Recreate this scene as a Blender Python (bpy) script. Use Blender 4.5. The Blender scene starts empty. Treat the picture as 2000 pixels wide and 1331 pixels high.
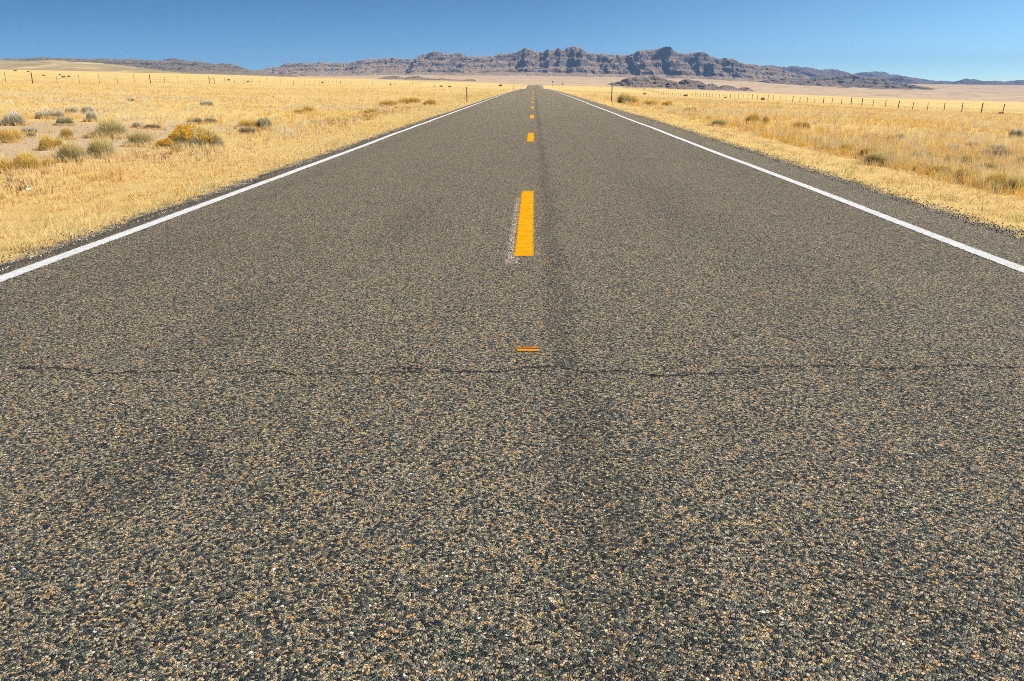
import bpy, math, random
import numpy as np
from mathutils import Vector, Matrix

# ------------------------------------------------------------------ camera, sky, sun, exposure
scene = bpy.context.scene
RAD = math.radians
CAM_H = 1.306
PITCH = math.atan(503.5 / 1500.0)
YAW = math.atan(43.0 / 1500.0 * math.cos(PITCH))
cam_data = bpy.data.cameras.new("camera")
cam_data.sensor_width = 36.0
cam_data.lens = 36.0 * 1500.0 / 2000.0
cam_data.clip_start = 0.05
cam_data.clip_end = 60000.0
cam = bpy.data.objects.new("camera", cam_data)
scene.collection.objects.link(cam)
cam.location = (0, 0, CAM_H)
cam.rotation_euler = (math.pi / 2 - PITCH, 0, YAW)
scene.camera = cam

SUN_ELEV = RAD(40)
SUN_AZ = RAD(98)            # clockwise from the road direction (+Y): out to the right
sun_dir = Vector((math.cos(SUN_ELEV) * math.sin(SUN_AZ), math.cos(SUN_ELEV) * math.cos(SUN_AZ), math.sin(SUN_ELEV)))
world = bpy.data.worlds.new("World")
scene.world = world
world.use_nodes = True
wn = world.node_tree
for n in list(wn.nodes):
    wn.nodes.remove(n)
out = wn.nodes.new("ShaderNodeOutputWorld")
bg = wn.nodes.new("ShaderNodeBackground")
sky = wn.nodes.new("ShaderNodeTexSky")
sky.sky_type = 'NISHITA'
sky.sun_disc = False
sky.sun_elevation = SUN_ELEV
sky.sun_rotation = SUN_AZ
sky.altitude = 1800
sky.air_density = 1.0
sky.dust_density = 0.4
sky.ozone_density = 1.6
tc = wn.nodes.new("ShaderNodeTexCoord")
sep = wn.nodes.new("ShaderNodeSeparateXYZ")
ma = wn.nodes.new("ShaderNodeMath"); ma.operation = 'MULTIPLY_ADD'
ma.inputs[1].default_value = 2.6; ma.inputs[2].default_value = 0.035
cmb = wn.nodes.new("ShaderNodeCombineXYZ")
hs = wn.nodes.new("ShaderNodeHueSaturation"); hs.inputs['Saturation'].default_value = 1.12
wn.links.new(tc.outputs['Generated'], sep.inputs[0])
wn.links.new(sep.outputs[0], cmb.inputs[0]); wn.links.new(sep.outputs[1], cmb.inputs[1])
wn.links.new(sep.outputs[2], ma.inputs[0]); wn.links.new(ma.outputs[0], cmb.inputs[2])
wn.links.new(cmb.outputs[0], sky.inputs[0])
wn.links.new(sky.outputs[0], hs.inputs['Color'])
azr = wn.nodes.new("ShaderNodeMapRange")     # polarised band: deep blue on the left, pale towards the sun side
azr.inputs[1].default_value = -.62; azr.inputs[2].default_value = .62
azr.inputs[3].default_value = 0.0; azr.inputs[4].default_value = 1.0
wn.links.new(sep.outputs[0], azr.inputs[0])
azc = wn.nodes.new("ShaderNodeValToRGB")
azc.color_ramp.elements[0].color = (.24, .49, .58, 1); azc.color_ramp.elements[1].color = (1.25, 1.42, 1.25, 1)
e_ = azc.color_ramp.elements.new(.5); e_.color = (.54, .76, .82, 1)
wn.links.new(azr.outputs[0], azc.inputs[0])
mxs = wn.nodes.new("ShaderNodeMix"); mxs.data_type = 'RGBA'; mxs.blend_type = 'MULTIPLY'; mxs.inputs[0].default_value = 1.0
wn.links.new(hs.outputs[0], mxs.inputs[6]); wn.links.new(azc.outputs[0], mxs.inputs[7])
wn.links.new(mxs.outputs[2], bg.inputs[0])
bg.inputs[1].default_value = 0.10
wn.links.new(bg.outputs[0], out.inputs[0])

sd = bpy.data.lights.new("sun", 'SUN')
sd.energy = 4.0
sd.angle = RAD(0.53)
sd.color = (1.0, 0.935, 0.81)
sun = bpy.data.objects.new("sun", sd)
scene.collection.objects.link(sun)
sun.rotation_euler = sun_dir.to_track_quat('Z', 'Y').to_euler()
sun.location = (30, -10, 40)

scene.view_settings.view_transform = 'Standard'
scene.view_settings.look = 'None'
scene.view_settings.exposure = 0.76
scene.view_settings.gamma = 1.0
scene.view_settings.use_curve_mapping = False
scene.cycles.max_bounces = 6
scene.cycles.transparent_max_bounces = 12
scene.cycles.volume_bounces = 0
scene.cycles.use_denoising = False
scene.cycles.filter_width = 0.95

# ------------------------------------------------------------------ helpers
YH = 162.0
cam_rot = Matrix.Rotation(YAW, 3, 'Z') @ Matrix.Rotation(math.pi / 2 - PITCH, 3, 'X')
CR = np.array(cam_rot)


def ray(px, py):
    """direction through a photo pixel (2000 x 1331)"""
    px = np.asarray(px, float); py = np.asarray(py, float)
    d = np.stack([(px - 1000.0) / 1500.0, -(py - 665.5) / 1500.0, -np.ones_like(px)], -1)
    return d @ CR.T


def at(px, py, Y):
    """world point on the pixel's ray at distance Y down the road"""
    d = ray(px, py)
    k = np.asarray(Y, float) / d[..., 1]
    p = d * k[..., None]
    p[..., 2] += CAM_H
    return p


def hash2(ix, iy, seed):
    h = (ix.astype(np.int64) * 374761393 + iy.astype(np.int64) * 668265263 + seed * 1442695041) & 0xffffffff
    h = ((h ^ (h >> 13)) * 1274126177) & 0xffffffff
    h = (h ^ (h >> 16)) & 0xffffffff
    return h / 4294967295.0


def vnoise(x, y, seed=0):
    x = np.asarray(x, float); y = np.asarray(y, float)
    ix = np.floor(x); iy = np.floor(y)
    fx = x - ix; fy = y - iy
    fx = fx * fx * fx * (fx * (fx * 6 - 15) + 10); fy = fy * fy * fy * (fy * (fy * 6 - 15) + 10)
    a = hash2(ix, iy, seed); b = hash2(ix + 1, iy, seed)
    c = hash2(ix, iy + 1, seed); d = hash2(ix + 1, iy + 1, seed)
    return (a * (1 - fx) + b * fx) * (1 - fy) + (c * (1 - fx) + d * fx) * fy


def fbm(x, y, seed=0, octv=5, gain=0.5):
    s = 0; a = 1; t = 0
    for i in range(octv):
        s = s + a * vnoise(x * 2 ** i + 17.3 * i, y * 2 ** i - 9.1 * i, seed + i * 31)
        t += a; a *= gain
    return s / t


def ridged(x, y, seed=0, octv=4, gain=0.5):
    s = 0; a = 1; t = 0
    for i in range(octv):
        s = s + a * (1 - np.abs(2 * vnoise(x * 2 ** i + 5.7 * i, y * 2 ** i + 3.3 * i, seed + i * 57) - 1))
        t += a; a *= gain
    return s / t


def smooth(a, b, x):
    t = np.clip((x - a) / (b - a), 0, 1)
    return t * t * (3 - 2 * t)


def tag(o, label=None, cat=None, group=None, kind=None):
    if label: o["label"] = label
    if cat: o["category"] = cat
    if group: o["group"] = group
    if kind: o["kind"] = kind
    return o


def link(name, data, mat=None, parent=None):
    o = bpy.data.objects.new(name, data)
    scene.collection.objects.link(o)
    if mat is not None and data is not None:
        data.materials.append(mat)
    if parent is not None:
        o.parent = parent
    return o


def mesh_np(name, verts, faces, mat=None, parent=None, col=None, smooth_=False):
    """verts (n,3); faces (m,k) all the same size; col (n,3) optional colour per vertex"""
    verts = np.ascontiguousarray(verts, dtype=np.float32)
    faces = np.ascontiguousarray(faces, dtype=np.int32)
    me = bpy.data.meshes.new(name)
    k = faces.shape[1]
    me.vertices.add(len(verts)); me.vertices.foreach_set("co", verts.ravel())
    me.loops.add(faces.size); me.loops.foreach_set("vertex_index", faces.ravel())
    me.polygons.add(len(faces))
    me.polygons.foreach_set("loop_start", np.arange(0, faces.size, k, dtype=np.int32))
    me.polygons.foreach_set("loop_total", np.full(len(faces), k, dtype=np.int32))
    if smooth_:
        me.polygons.foreach_set("use_smooth", np.ones(len(faces), dtype=bool))
    if col is not None:
        at_ = me.attributes.new("tint", 'FLOAT_COLOR', 'POINT')
        c4 = np.ones((len(verts), 4), dtype=np.float32); c4[:, :3] = col
        at_.data.foreach_set("color", c4.ravel())
    me.update(calc_edges=True)
    return link(name, me, mat, parent)


def grid_faces(nr, nc):
    i = np.arange(nr - 1)[:, None] * nc + np.arange(nc - 1)[None, :]
    i = i.ravel()
    return np.stack([i, i + 1, i + nc + 1, i + nc], -1)


# ------------------------------------------------------------------ node helpers
class NT:
    def __init__(self, name, rough=0.9, spec=0.2):
        self.m = bpy.data.materials.new(name)
        self.m.use_nodes = True
        self.t = self.m.node_tree
        self.b = self.t.nodes["Principled BSDF"]
        self.b.inputs['Roughness'].default_value = rough
        self.b.inputs['Specular IOR Level'].default_value = spec
        self.out = self.t.nodes["Material Output"]

    def n(self, typ, **kw):
        nd = self.t.nodes.new(typ)
        for k, v in kw.items():
            if k == 'ins':
                for a, b in v.items():
                    if hasattr(b, 'is_output') or isinstance(b, bpy.types.NodeSocket):
                        self.t.links.new(b, nd.inputs[a])
                    else:
                        nd.inputs[a].default_value = b
            else:
                setattr(nd, k, v)
        return nd

    def math(self, op, a, b=0.0, c=None, clamp=False):
        ins = {0: a, 1: b}
        if c is not None: ins[2] = c
        return self.n("ShaderNodeMath", operation=op, use_clamp=clamp, ins=ins).outputs[0]

    def pos(self):
        return self.n("ShaderNodeNewGeometry").outputs['Position']

    def mapping(self, v, scale=(1, 1, 1), loc=(0, 0, 0), rot=(0, 0, 0)):
        return self.n("ShaderNodeMapping", ins={'Vector': v, 'Scale': scale, 'Location': loc, 'Rotation': rot}).outputs[0]

    def noise(self, v, scale, detail=4, rough=0.55, dist=0.0):
        return self.n("ShaderNodeTexNoise", ins={'Vector': v, 'Scale': scale, 'Detail': detail, 'Roughness': rough, 'Distortion': dist}).outputs['Fac']

    def ramp(self, f, stops, interp='LINEAR'):
        r = self.n("ShaderNodeValToRGB", ins={'Fac': f})
        cr = r.color_ramp
        cr.interpolation = interp
        while len(cr.elements) < len(stops):
            cr.elements.new(0.5)
        for e, (p, c) in zip(cr.elements, stops):
            e.position = p
            e.color = (c[0], c[1], c[2], 1) if hasattr(c, '__len__') else (c, c, c, 1)
        return r.outputs[0]

    def mix(self, f, a, b, blend='MIX'):
        nd = self.n("ShaderNodeMix", data_type='RGBA', blend_type=blend)
        for sock, v in ((0, f), (6, a), (7, b)):
            if isinstance(v, bpy.types.NodeSocket):
                self.t.links.new(v, nd.inputs[sock])
            else:
                nd.inputs[sock].default_value = (*v, 1) if hasattr(v, '__len__') and len(v) == 3 else v
        return nd.outputs[2]

    def range(self, v, a, b, c=0.0, d=1.0):
        return self.n("ShaderNodeMapRange", ins={0: v, 1: a, 2: b, 3: c, 4: d}).outputs[0]

    def smoothrange(self, v, a, b, c=0.0, d=1.0):
        return self.n("ShaderNodeMapRange", interpolation_type='SMOOTHSTEP', ins={0: v, 1: a, 2: b, 3: c, 4: d}).outputs[0]

    def set(self, sock, v):
        s = self.b.inputs[sock]
        if isinstance(v, bpy.types.NodeSocket):
            self.t.links.new(v, s)
        else:
            s.default_value = (*v, 1) if hasattr(v, '__len__') and len(v) == 3 else v


def plain(name, col, rough=0.8, spec=0.2, var=0.25, scale=30):
    m = NT(name, rough, spec)
    f = m.noise(m.n("ShaderNodeTexCoord").outputs['Object'], scale, 4)
    lo = tuple(c * (1 - var) for c in col); hi = tuple(min(1, c * (1 + var)) for c in col)
    m.set('Base Color', m.ramp(f, [(0.3, lo), (0.7, hi)]))
    return m.m


# ------------------------------------------------------------------ ground heights
LAT_X = np.array([-3000, -400, -61, -30, -18, -11, -7.5, -5.0, -4.2, -3.8, 4.3, 4.8, 6.0, 8, 11, 20, 61, 400, 3000.0])
LAT_Z = np.array([60, 10.7, 1.25, .42, .10, -.10, -.14, -.07, -.03, 0, 0, -.04, -.12, -.30, -.50, -.80, -2.72, -15.5, -60.0])
LON_Y = np.array([-100, 0, 60, 120, 170, 230, 300, 350, 395, 440, 475, 520, 600, 800, 2000.0])
LON_Z = np.array([0, 0, 0, -.06, -.18, -.42, -.80, -1.25, -1.15, -.45, -.15, -.6, -2.2, -6, -20.0])


def _hermite(xs, zs):
    m = np.gradient(zs, xs)
    d = np.diff(zs) / np.diff(xs)
    mm = m.copy()
    for i in range(1, len(xs) - 1):
        mm[i] = 0 if d[i - 1] * d[i] < 0 else np.sign(d[i]) * min(abs(m[i]), 3 * min(abs(d[i - 1]), abs(d[i])))
    def f(x):
        x = np.clip(np.asarray(x, float), xs[0], xs[-1])
        i = np.clip(np.searchsorted(xs, x) - 1, 0, len(xs) - 2)
        h = xs[i + 1] - xs[i]; t = (x - xs[i]) / h
        return ((1 + 2 * t) * (1 - t) ** 2 * zs[i] + t * (1 - t) ** 2 * h * mm[i]
                + t * t * (3 - 2 * t) * zs[i + 1] + t * t * (t - 1) * h * mm[i + 1])
    return f


_lat = _hermite(LAT_X, LAT_Z)
_lon = _hermite(LON_Y, LON_Z)
ROAD_Y = np.concatenate([np.arange(-8, 30, 0.25), np.arange(30, 120, 1.0), np.arange(120, 640, 4.0)])
ROAD_Z = _lon(ROAD_Y)


def road_z(Y):
    return np.interp(Y, ROAD_Y, ROAD_Z)


# where the near plateau ends and how the valley floor beyond climbs to the ranges, as azimuth -> elevation
AZ_PX = np.array([-1600, -400, 0, 125, 250, 350, 420, 500, 570, 650, 750, 850, 920, 980, 1030, 1060, 1150, 1250, 1350, 1500, 1700, 2000, 2400, 3600.0])
EDGE = np.array([118, 130, 136, 138.5, 142, 144.2, 146, 149, 151.5, 153, 155.8, 158.5, 161, 163.6, 166, 166.6, 168.2, 172.5, 176.5, 183, 191, 200, 210, 235.0])
BASE = np.array([135, 138, 140, 141, 143, 145, 146, 147, 148, 148, 146, 145, 145, 145, 145.5, 146, 147, 149, 151, 157, 164, 167.5, 168, 168.0])
T_PX = None
_p = at(AZ_PX, np.full_like(AZ_PX, YH), np.full_like(AZ_PX, 1000.0))
AZ_T = _p[:, 0] / 1000.0


def elev_z(yimg, t, Y):
    """height at which a point at distance Y and azimuth t stands on image row yimg"""
    r = ray(np.interp(t, AZ_T, AZ_PX), yimg)
    return CAM_H + Y * r[..., 2] / r[..., 1]


def ground_z(X, Y):
    X = np.asarray(X, float); Y = np.asarray(Y, float)
    near = _lat(X) + _lon(Y)
    amp = smooth(6, 30, np.abs(X)) * smooth(-50, 60, Y)
    near = near + amp * ((fbm(X / 22, Y / 22, 5) - .5) * .5) + smooth(5, 12, np.abs(X)) * (fbm(X / 3.0, Y / 3.0, 8, 3) - .5) * .12
    Yc = np.maximum(Y, 300.0)
    t = np.clip(X / Yc, AZ_T[0], AZ_T[-1])
    e = np.interp(t, AZ_T, EDGE); b = np.interp(t, AZ_T, BASE)
    l = np.log(Yc)
    w_ = [math.log(v) for v in (300, 600, 820, 4000, 9000, 22000)]
    def seg(a0, a1, y0, y1):
        k = np.clip((l - a0) / (a1 - a0), 0, 1)
        return y0 + (y1 - y0) * k
    rows = np.where(l < w_[1], e, seg(w_[1], w_[2], e, e + 2.2))
    rows = np.where(l > w_[2], seg(w_[2], w_[3], e + 2.2, e - 0.3), rows)
    rows = np.where(l > w_[3], seg(w_[3], w_[4], e - 0.3, b), rows)
    rows = np.where(l > w_[4], seg(w_[4], w_[5], b, b - 1.0), rows)
    far = elev_z(rows, t, Yc)
    far = far + (fbm(X / 400, Y / 250, 77) - .5) * np.clip((Yc - 500) / 1200, 0, 1) * 5
    k = smooth(380, 640, np.hypot(X * .6, Y))
    return near * (1 - k) + far * k


# ------------------------------------------------------------------ materials
def mat_asphalt():
    m = NT("chip_seal_asphalt", 0.75, 0.3)
    p = m.pos()
    wob = m.n("ShaderNodeTexNoise", ins={'Vector': m.mapping(p, (1, 1, 1), (.3, .7, .41), (.5, .3, .9)), 'Scale': 110.0, 'Detail': 3.0}).outputs['Color']
    pv = m.n("ShaderNodeVectorMath", operation='MULTIPLY_ADD', ins={0: wob, 1: (.013, .013, .013), 2: p}).outputs[0]
    pv = m.mapping(pv, (1, 1, 0.0), (0, 0, 0), (0, 0, .6))
    va = m.n("ShaderNodeTexVoronoi", voronoi_dimensions='2D', ins={'Vector': pv, 'Scale': 125.0, 'Randomness': 1.0})
    ve = m.n("ShaderNodeTexVoronoi", voronoi_dimensions='2D', feature='DISTANCE_TO_EDGE', ins={'Vector': pv, 'Scale': 125.0, 'Randomness': 1.0})
    sepc = m.n("ShaderNodeSeparateColor", ins={0: va.outputs['Color']})
    r, g, b = sepc.outputs[0], sepc.outputs[1], sepc.outputs[2]
    stone = m.ramp(r, [(0.0, (.055, .060, .056)), (.14, (.105, .112, .095)), (.32, (.18, .180, .140)), (.50, (.275, .255, .185)), (.62, (.38, .32, .215)),
                       (.76, (.50, .345, .165)), (.87, (.55, .43, .26)), (.925, (.52, .29, .10)), (.967, (.45, .31, .24)), (.990, (.60, .58, .52))], 'CONSTANT')
    grain = m.noise(p, 900, 2, .6)
    stone = m.mix(1.0, stone, m.ramp(grain, [(.25, .80), (.75, 1.34)]), 'MULTIPLY')
    # bitumen between the stones, its dark colour also painting in the shadow of the gaps; how deep the stones are sunk varies over the road (wheel paths, patches)
    sp = m.n("ShaderNodeSeparateXYZ", ins={0: p})
    patch = m.noise(m.mapping(p, (1.1, .28, 1)), 1.0, 5, .6)
    patch2 = m.noise(m.mapping(p, (3.5, 2.2, 1)), 1.0, 4, .6)
    mott = m.noise(p, 13.0, 3, .6)
    # dark drip band just right of the centre line and along the lane middles
    def band(c, w):
        d = m.math('ABSOLUTE', m.math('SUBTRACT', sp.outputs[0], c))
        return m.smoothrange(d, w, 0.0)
    wobx = m.math('MULTIPLY', m.math('SUBTRACT', m.noise(m.mapping(p, (0, .8, 0)), 1.0, 3), .5), .25)
    def wband(c, w):
        d = m.math('ABSOLUTE', m.math('SUBTRACT', m.math('SUBTRACT', sp.outputs[0], c), wobx))
        return m.smoothrange(d, w, 0.0)
    wnear = m.smoothrange(sp.outputs[1], 4.2, 1.5)
    bw = m.math('MULTIPLY_ADD', wnear, .20, .13)
    bd = m.math('ABSOLUTE', m.math('SUBTRACT', m.math('SUBTRACT', sp.outputs[0], m.math('MULTIPLY_ADD', wnear, .08, .17)), wobx))
    bandc = m.n("ShaderNodeMapRange", interpolation_type='SMOOTHSTEP', ins={0: bd, 1: bw, 2: 0.0, 3: 0.0, 4: 1.0}).outputs[0]
    bands = m.math('ADD', m.math('MULTIPLY', bandc, .85), m.math('MULTIPLY', wband(1.75, .9), .12))
    bands = m.math('ADD', bands, m.math('MULTIPLY', wband(3.2, .55), .14))
    bands = m.math('ADD', bands, m.math('MULTIPLY', wband(-3.3, .35), .30))
    bands = m.math('ADD', bands, m.math('MULTIPLY', wband(4.25, .6), .35))
    dk = m.math('ADD', m.math('MULTIPLY', m.math('SUBTRACT', patch, .5), .9), m.math('MULTIPLY', m.math('SUBTRACT', patch2, .5), .4))
    dk = m.math('ADD', dk, m.math('MULTIPLY', m.math('SUBTRACT', mott, .5), .35))
    dk = m.math('ADD', dk, bands)
    # old oil and bleed stains
    for (sx_, sy_, rx_, ry_, am) in ((-1.72, 4.3, .28, .9, .55), (-1.35, 2.45, .22, .40, .6), (-1.25, 7.5, .3, 1.6, .4), (1.75, 3.1, .30, .5, .5), (.95, 1.75, .35, .4, .4), (-2.9, 6.2, .3, 1.5, .4), (1.5, 9.0, .35, 2.5, .35)):
        l_ = m.n("ShaderNodeVectorMath", operation='LENGTH', ins={0: m.mapping(p, (1 / rx_, 1 / ry_, 0), (-sx_ / rx_, -sy_ / ry_, 0))}).outputs['Value']
        l_ = m.math('MULTIPLY_ADD', m.math('SUBTRACT', patch2, .5), 1.6, l_)
        dk = m.math('MULTIPLY_ADD', m.smoothrange(l_, 1.2, .2), am, dk)
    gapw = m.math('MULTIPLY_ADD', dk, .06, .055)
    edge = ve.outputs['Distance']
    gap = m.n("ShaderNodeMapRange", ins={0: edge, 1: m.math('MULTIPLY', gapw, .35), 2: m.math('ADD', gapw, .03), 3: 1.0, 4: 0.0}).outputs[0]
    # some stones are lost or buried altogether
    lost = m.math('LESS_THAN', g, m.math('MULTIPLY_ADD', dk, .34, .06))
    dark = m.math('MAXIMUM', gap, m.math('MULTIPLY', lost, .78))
    bit_shade = m.ramp(m.noise(p, 420, 2), [(.3, (.014, .014, .012)), (.7, (.045, .042, .035))])
    colr = m.mix(dark, stone, bit_shade)
    # fines and dust between stones in dull brown spots
    dust = m.smoothrange(m.noise(m.mapping(p, (1.6, .75, 1), (3.1, 1.7, 0)), 1.0, 3, .5), .66, .76)
    colr = m.mix(m.math('MULTIPLY', dust, .42), colr, (.105, .088, .062))
    # transverse cracks: thin broken dark lines right across the lanes
    crk = None
    for (yc, x0, x1, sd) in ((3.38, -2.6, -.45, 0.0), (3.55, .9, 2.9, 7.0), (3.44, -.8, 1.2, 29.0)):
        wv = m.noise(m.mapping(p, (1.7, .6, 0), (sd, sd, .37)), 1.0, 9, .78)
        dd = m.math('ABSOLUTE', m.math('SUBTRACT', m.math('SUBTRACT', sp.outputs[1], yc), m.math('MULTIPLY_ADD', wv, .50, -.25)))
        wdt = m.math('MULTIPLY_ADD', m.noise(m.mapping(p, (9, 9, 0), (sd, 0, 0)), 1.0, 3), .030, -.0062)
        c1 = m.math('LESS_THAN', dd, wdt)
        lim = m.math('MULTIPLY', m.smoothrange(sp.outputs[0], x0, x0 + .3), m.smoothrange(sp.outputs[0], x1, x1 - .3))
        c1 = m.math('MULTIPLY', c1, m.math('GREATER_THAN', lim, .3))
        crk = c1 if crk is None else m.math('MAXIMUM', crk, c1)
    colr = m.mix(m.math('MULTIPLY', crk, .9), colr, (.012, .012, .012))
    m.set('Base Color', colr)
    # relief: domed stones, each tilted its own way
    dome = m.math('MULTIPLY', m.math('MINIMUM', edge, .30), m.math('MULTIPLY_ADD', b, 1.3, .6))
    dome = m.math('ADD', dome, m.math('MULTIPLY', grain, .05))
    dome = m.math('MULTIPLY', dome, m.math('SUBTRACT', 1.0, m.math('MULTIPLY', lost, .8)))
    bump = m.n("ShaderNodeBump", ins={'Height': dome, 'Distance': .020, 'Strength': 1.0})
    tilt = m.n("ShaderNodeVectorMath", operation='SUBTRACT', ins={0: va.outputs['Color'], 1: (.5, .5, .5)}).outputs[0]
    nn = m.n("ShaderNodeVectorMath", operation='MULTIPLY_ADD', ins={0: tilt, 1: (1.05, 1.05, 0.0), 2: bump.outputs[0]}).outputs[0]
    nn = m.n("ShaderNodeVectorMath", operation='NORMALIZE', ins={0: nn}).outputs[0]
    m.set('Normal', nn)
    return m.m


def mat_paint(name, col, col2, wear=0.5, soft=False):
    """paint rolled over the chip seal: the deepest gaps and worn chips let the road through"""
    m = NT(name, 0.8, 0.08)
    p = m.pos()
    wob = m.n("ShaderNodeTexNoise", ins={'Vector': m.mapping(p, (1, 1, 1), (.3, .7, .41), (.5, .3, .9)), 'Scale': 110.0, 'Detail': 3.0}).outputs['Color']
    pv = m.n("ShaderNodeVectorMath", operation='MULTIPLY_ADD', ins={0: wob, 1: (.013, .013, .013), 2: p}).outputs[0]
    pv = m.mapping(pv, (1, 1, 0.0), (0, 0, 0), (0, 0, .6))
    va = m.n("ShaderNodeTexVoronoi", voronoi_dimensions='2D', ins={'Vector': pv, 'Scale': 125.0})
    ve = m.n("ShaderNodeTexVoronoi", voronoi_dimensions='2D', feature='DISTANCE_TO_EDGE', ins={'Vector': pv, 'Scale': 125.0})
    sc = m.n("ShaderNodeSeparateColor", ins={0: va.outputs['Color']})
    uv = m.n("ShaderNodeAttribute", attribute_name="tint").outputs['Color']
    cov = m.n("ShaderNodeSeparateColor", ins={0: uv}).outputs[0]          # painted coverage, falls off at sheet edges
    n1 = m.noise(p, 26, 4, .65)
    amount = m.math('MULTIPLY_ADD', m.math('SUBTRACT', n1, .5), wear, cov)
    keep = m.math('GREATER_THAN', amount, m.math('MULTIPLY_ADD', sc.outputs[1], .55, .12))
    gapk = m.math('GREATER_THAN', ve.outputs['Distance'], m.math('MULTIPLY_ADD', cov, -.075, .085))
    a = m.math('MULTIPLY', keep, gapk)
    colr = m.mix(m.smoothrange(m.noise(p, 9, 5), .35, .7), col, col2)
    colr = m.mix(1.0, colr, m.ramp(sc.outputs[0], [(0, .82), (1, 1.06)]), 'MULTIPLY')
    m.set('Base Color', colr)
    m.set('Alpha', a)
    dome = m.math('MINIMUM', ve.outputs['Distance'], .22)
    m.set('Normal', m.n("ShaderNodeBump", ins={'Height': dome, 'Distance': .007, 'Strength': 1.0}).outputs[0])
    return m.m


def mat_ground():
    m = NT("dry_plain", 0.95, 0.05)
    p = m.pos()
    sp = m.n("ShaderNodeSeparateXYZ", ins={0: p})
    dist = m.n("ShaderNodeVectorMath", operation='LENGTH', ins={0: p}).outputs['Value']
    # close by: thatch and pale soil
    fine = m.noise(p, 45, 5, .7)
    mid = m.noise(p, 1.6, 5, .6)
    soil = m.ramp(fine, [(.34, (.24, .16, .10)), (.47, (.50, .36, .22)), (.58, (.66, .48, .29)), (.7, (.78, .62, .42))])
    thatch = m.ramp(fine, [(.3, (.48, .31, .11)), (.5, (.70, .475, .17)), (.7, (.80, .585, .25))])
    # bare patch left of the road (gravelly soil between the shrubs)
    e1 = m.n("ShaderNodeVectorMath", operation='LENGTH', ins={0: m.mapping(p, (1 / 5.5, 1 / 8.0, 0), (14.5 / 5.5, -19 / 8.0, 0))}).outputs['Value']
    e1 = m.math('ADD', e1, m.math('MULTIPLY', m.math('SUBTRACT', mid, .5), 1.3))
    bare = m.smoothrange(e1, 1.15, .8)
    bare = m.math('MAXIMUM', bare, m.math('MULTIPLY', m.smoothrange(m.noise(p, .35, 4, .6), .62, .70), .7))
    nearc = m.mix(bare, thatch, soil)
    # road edge: sealed chips and grit spilled over the soil
    ax = m.math('ABSOLUTE', m.math('ADD', sp.outputs[0], -.16))
    gr = m.smoothrange(m.math('MULTIPLY_ADD', m.math('SUBTRACT', m.noise(p, 3.2, 4, .65), .5), .9, ax), 4.50, 4.16)
    vg = m.n("ShaderNodeTexVoronoi", ins={'Vector': p, 'Scale': 75.0})
    gs = m.n("ShaderNodeSeparateColor", ins={0: vg.outputs['Color']}).outputs[0]
    grit = m.ramp(gs, [(0, (.05, .05, .052)), (.4, (.12, .12, .11)), (.7, (.26, .22, .17)), (.9, (.48, .42, .34))], 'CONSTANT')
    nearc = m.mix(gr, nearc, grit)
    # further out: straw field broken by faint streaks and scrub
    st1 = m.noise(m.mapping(p, (.012, .05, 1)), 1.0, 6, .6)
    st2 = m.noise(p, .35, 5, .65)
    field = m.ramp(st2, [(.3, (.66, .45, .16)), (.5, (.76, .54, .215)), (.7, (.82, .62, .28))])
    field = m.mix(m.smoothrange(st1, .52, .72), field, (.60, .44, .23))
    spk = m.smoothrange(m.noise(p, .9, 3, .7), .66, .74)
    field = m.mix(m.math('MULTIPLY', spk, .45), field, (.26, .21, .12))
    c1 = m.mix(m.smoothrange(dist, 70, 220), nearc, field)
    # valley floor and bajada: pinkish tan with long level streaks
    v1 = m.noise(m.mapping(p, (.0006, .0030, 1)), 1.0, 7, .62)
    v2 = m.noise(p, .006, 6, .65)
    vf = m.ramp(v1, [(.30, (.42, .29, .18)), (.45, (.58, .40, .235)), (.58, (.68, .48, .275)), (.72, (.76, .56, .31))])
    vf = m.mix(m.smoothrange(v2, .50, .68), vf, (.40, .28, .19))
    d2 = m.math('ADD', dist, m.math('MULTIPLY', m.math('SUBTRACT', v1, .5), 900.0))
    c2 = m.mix(m.smoothrange(d2, 700, 1500), c1, vf)
    m.set('Base Color', c2)
    h = m.math('ADD', fine, m.math('MULTIPLY', gs, m.math('MULTIPLY', gr, .5)))
    m.set('Normal', m.n("ShaderNodeBump", ins={'Height': h, 'Distance': .03, 'Strength': .6}).outputs[0])
    return m.m


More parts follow.
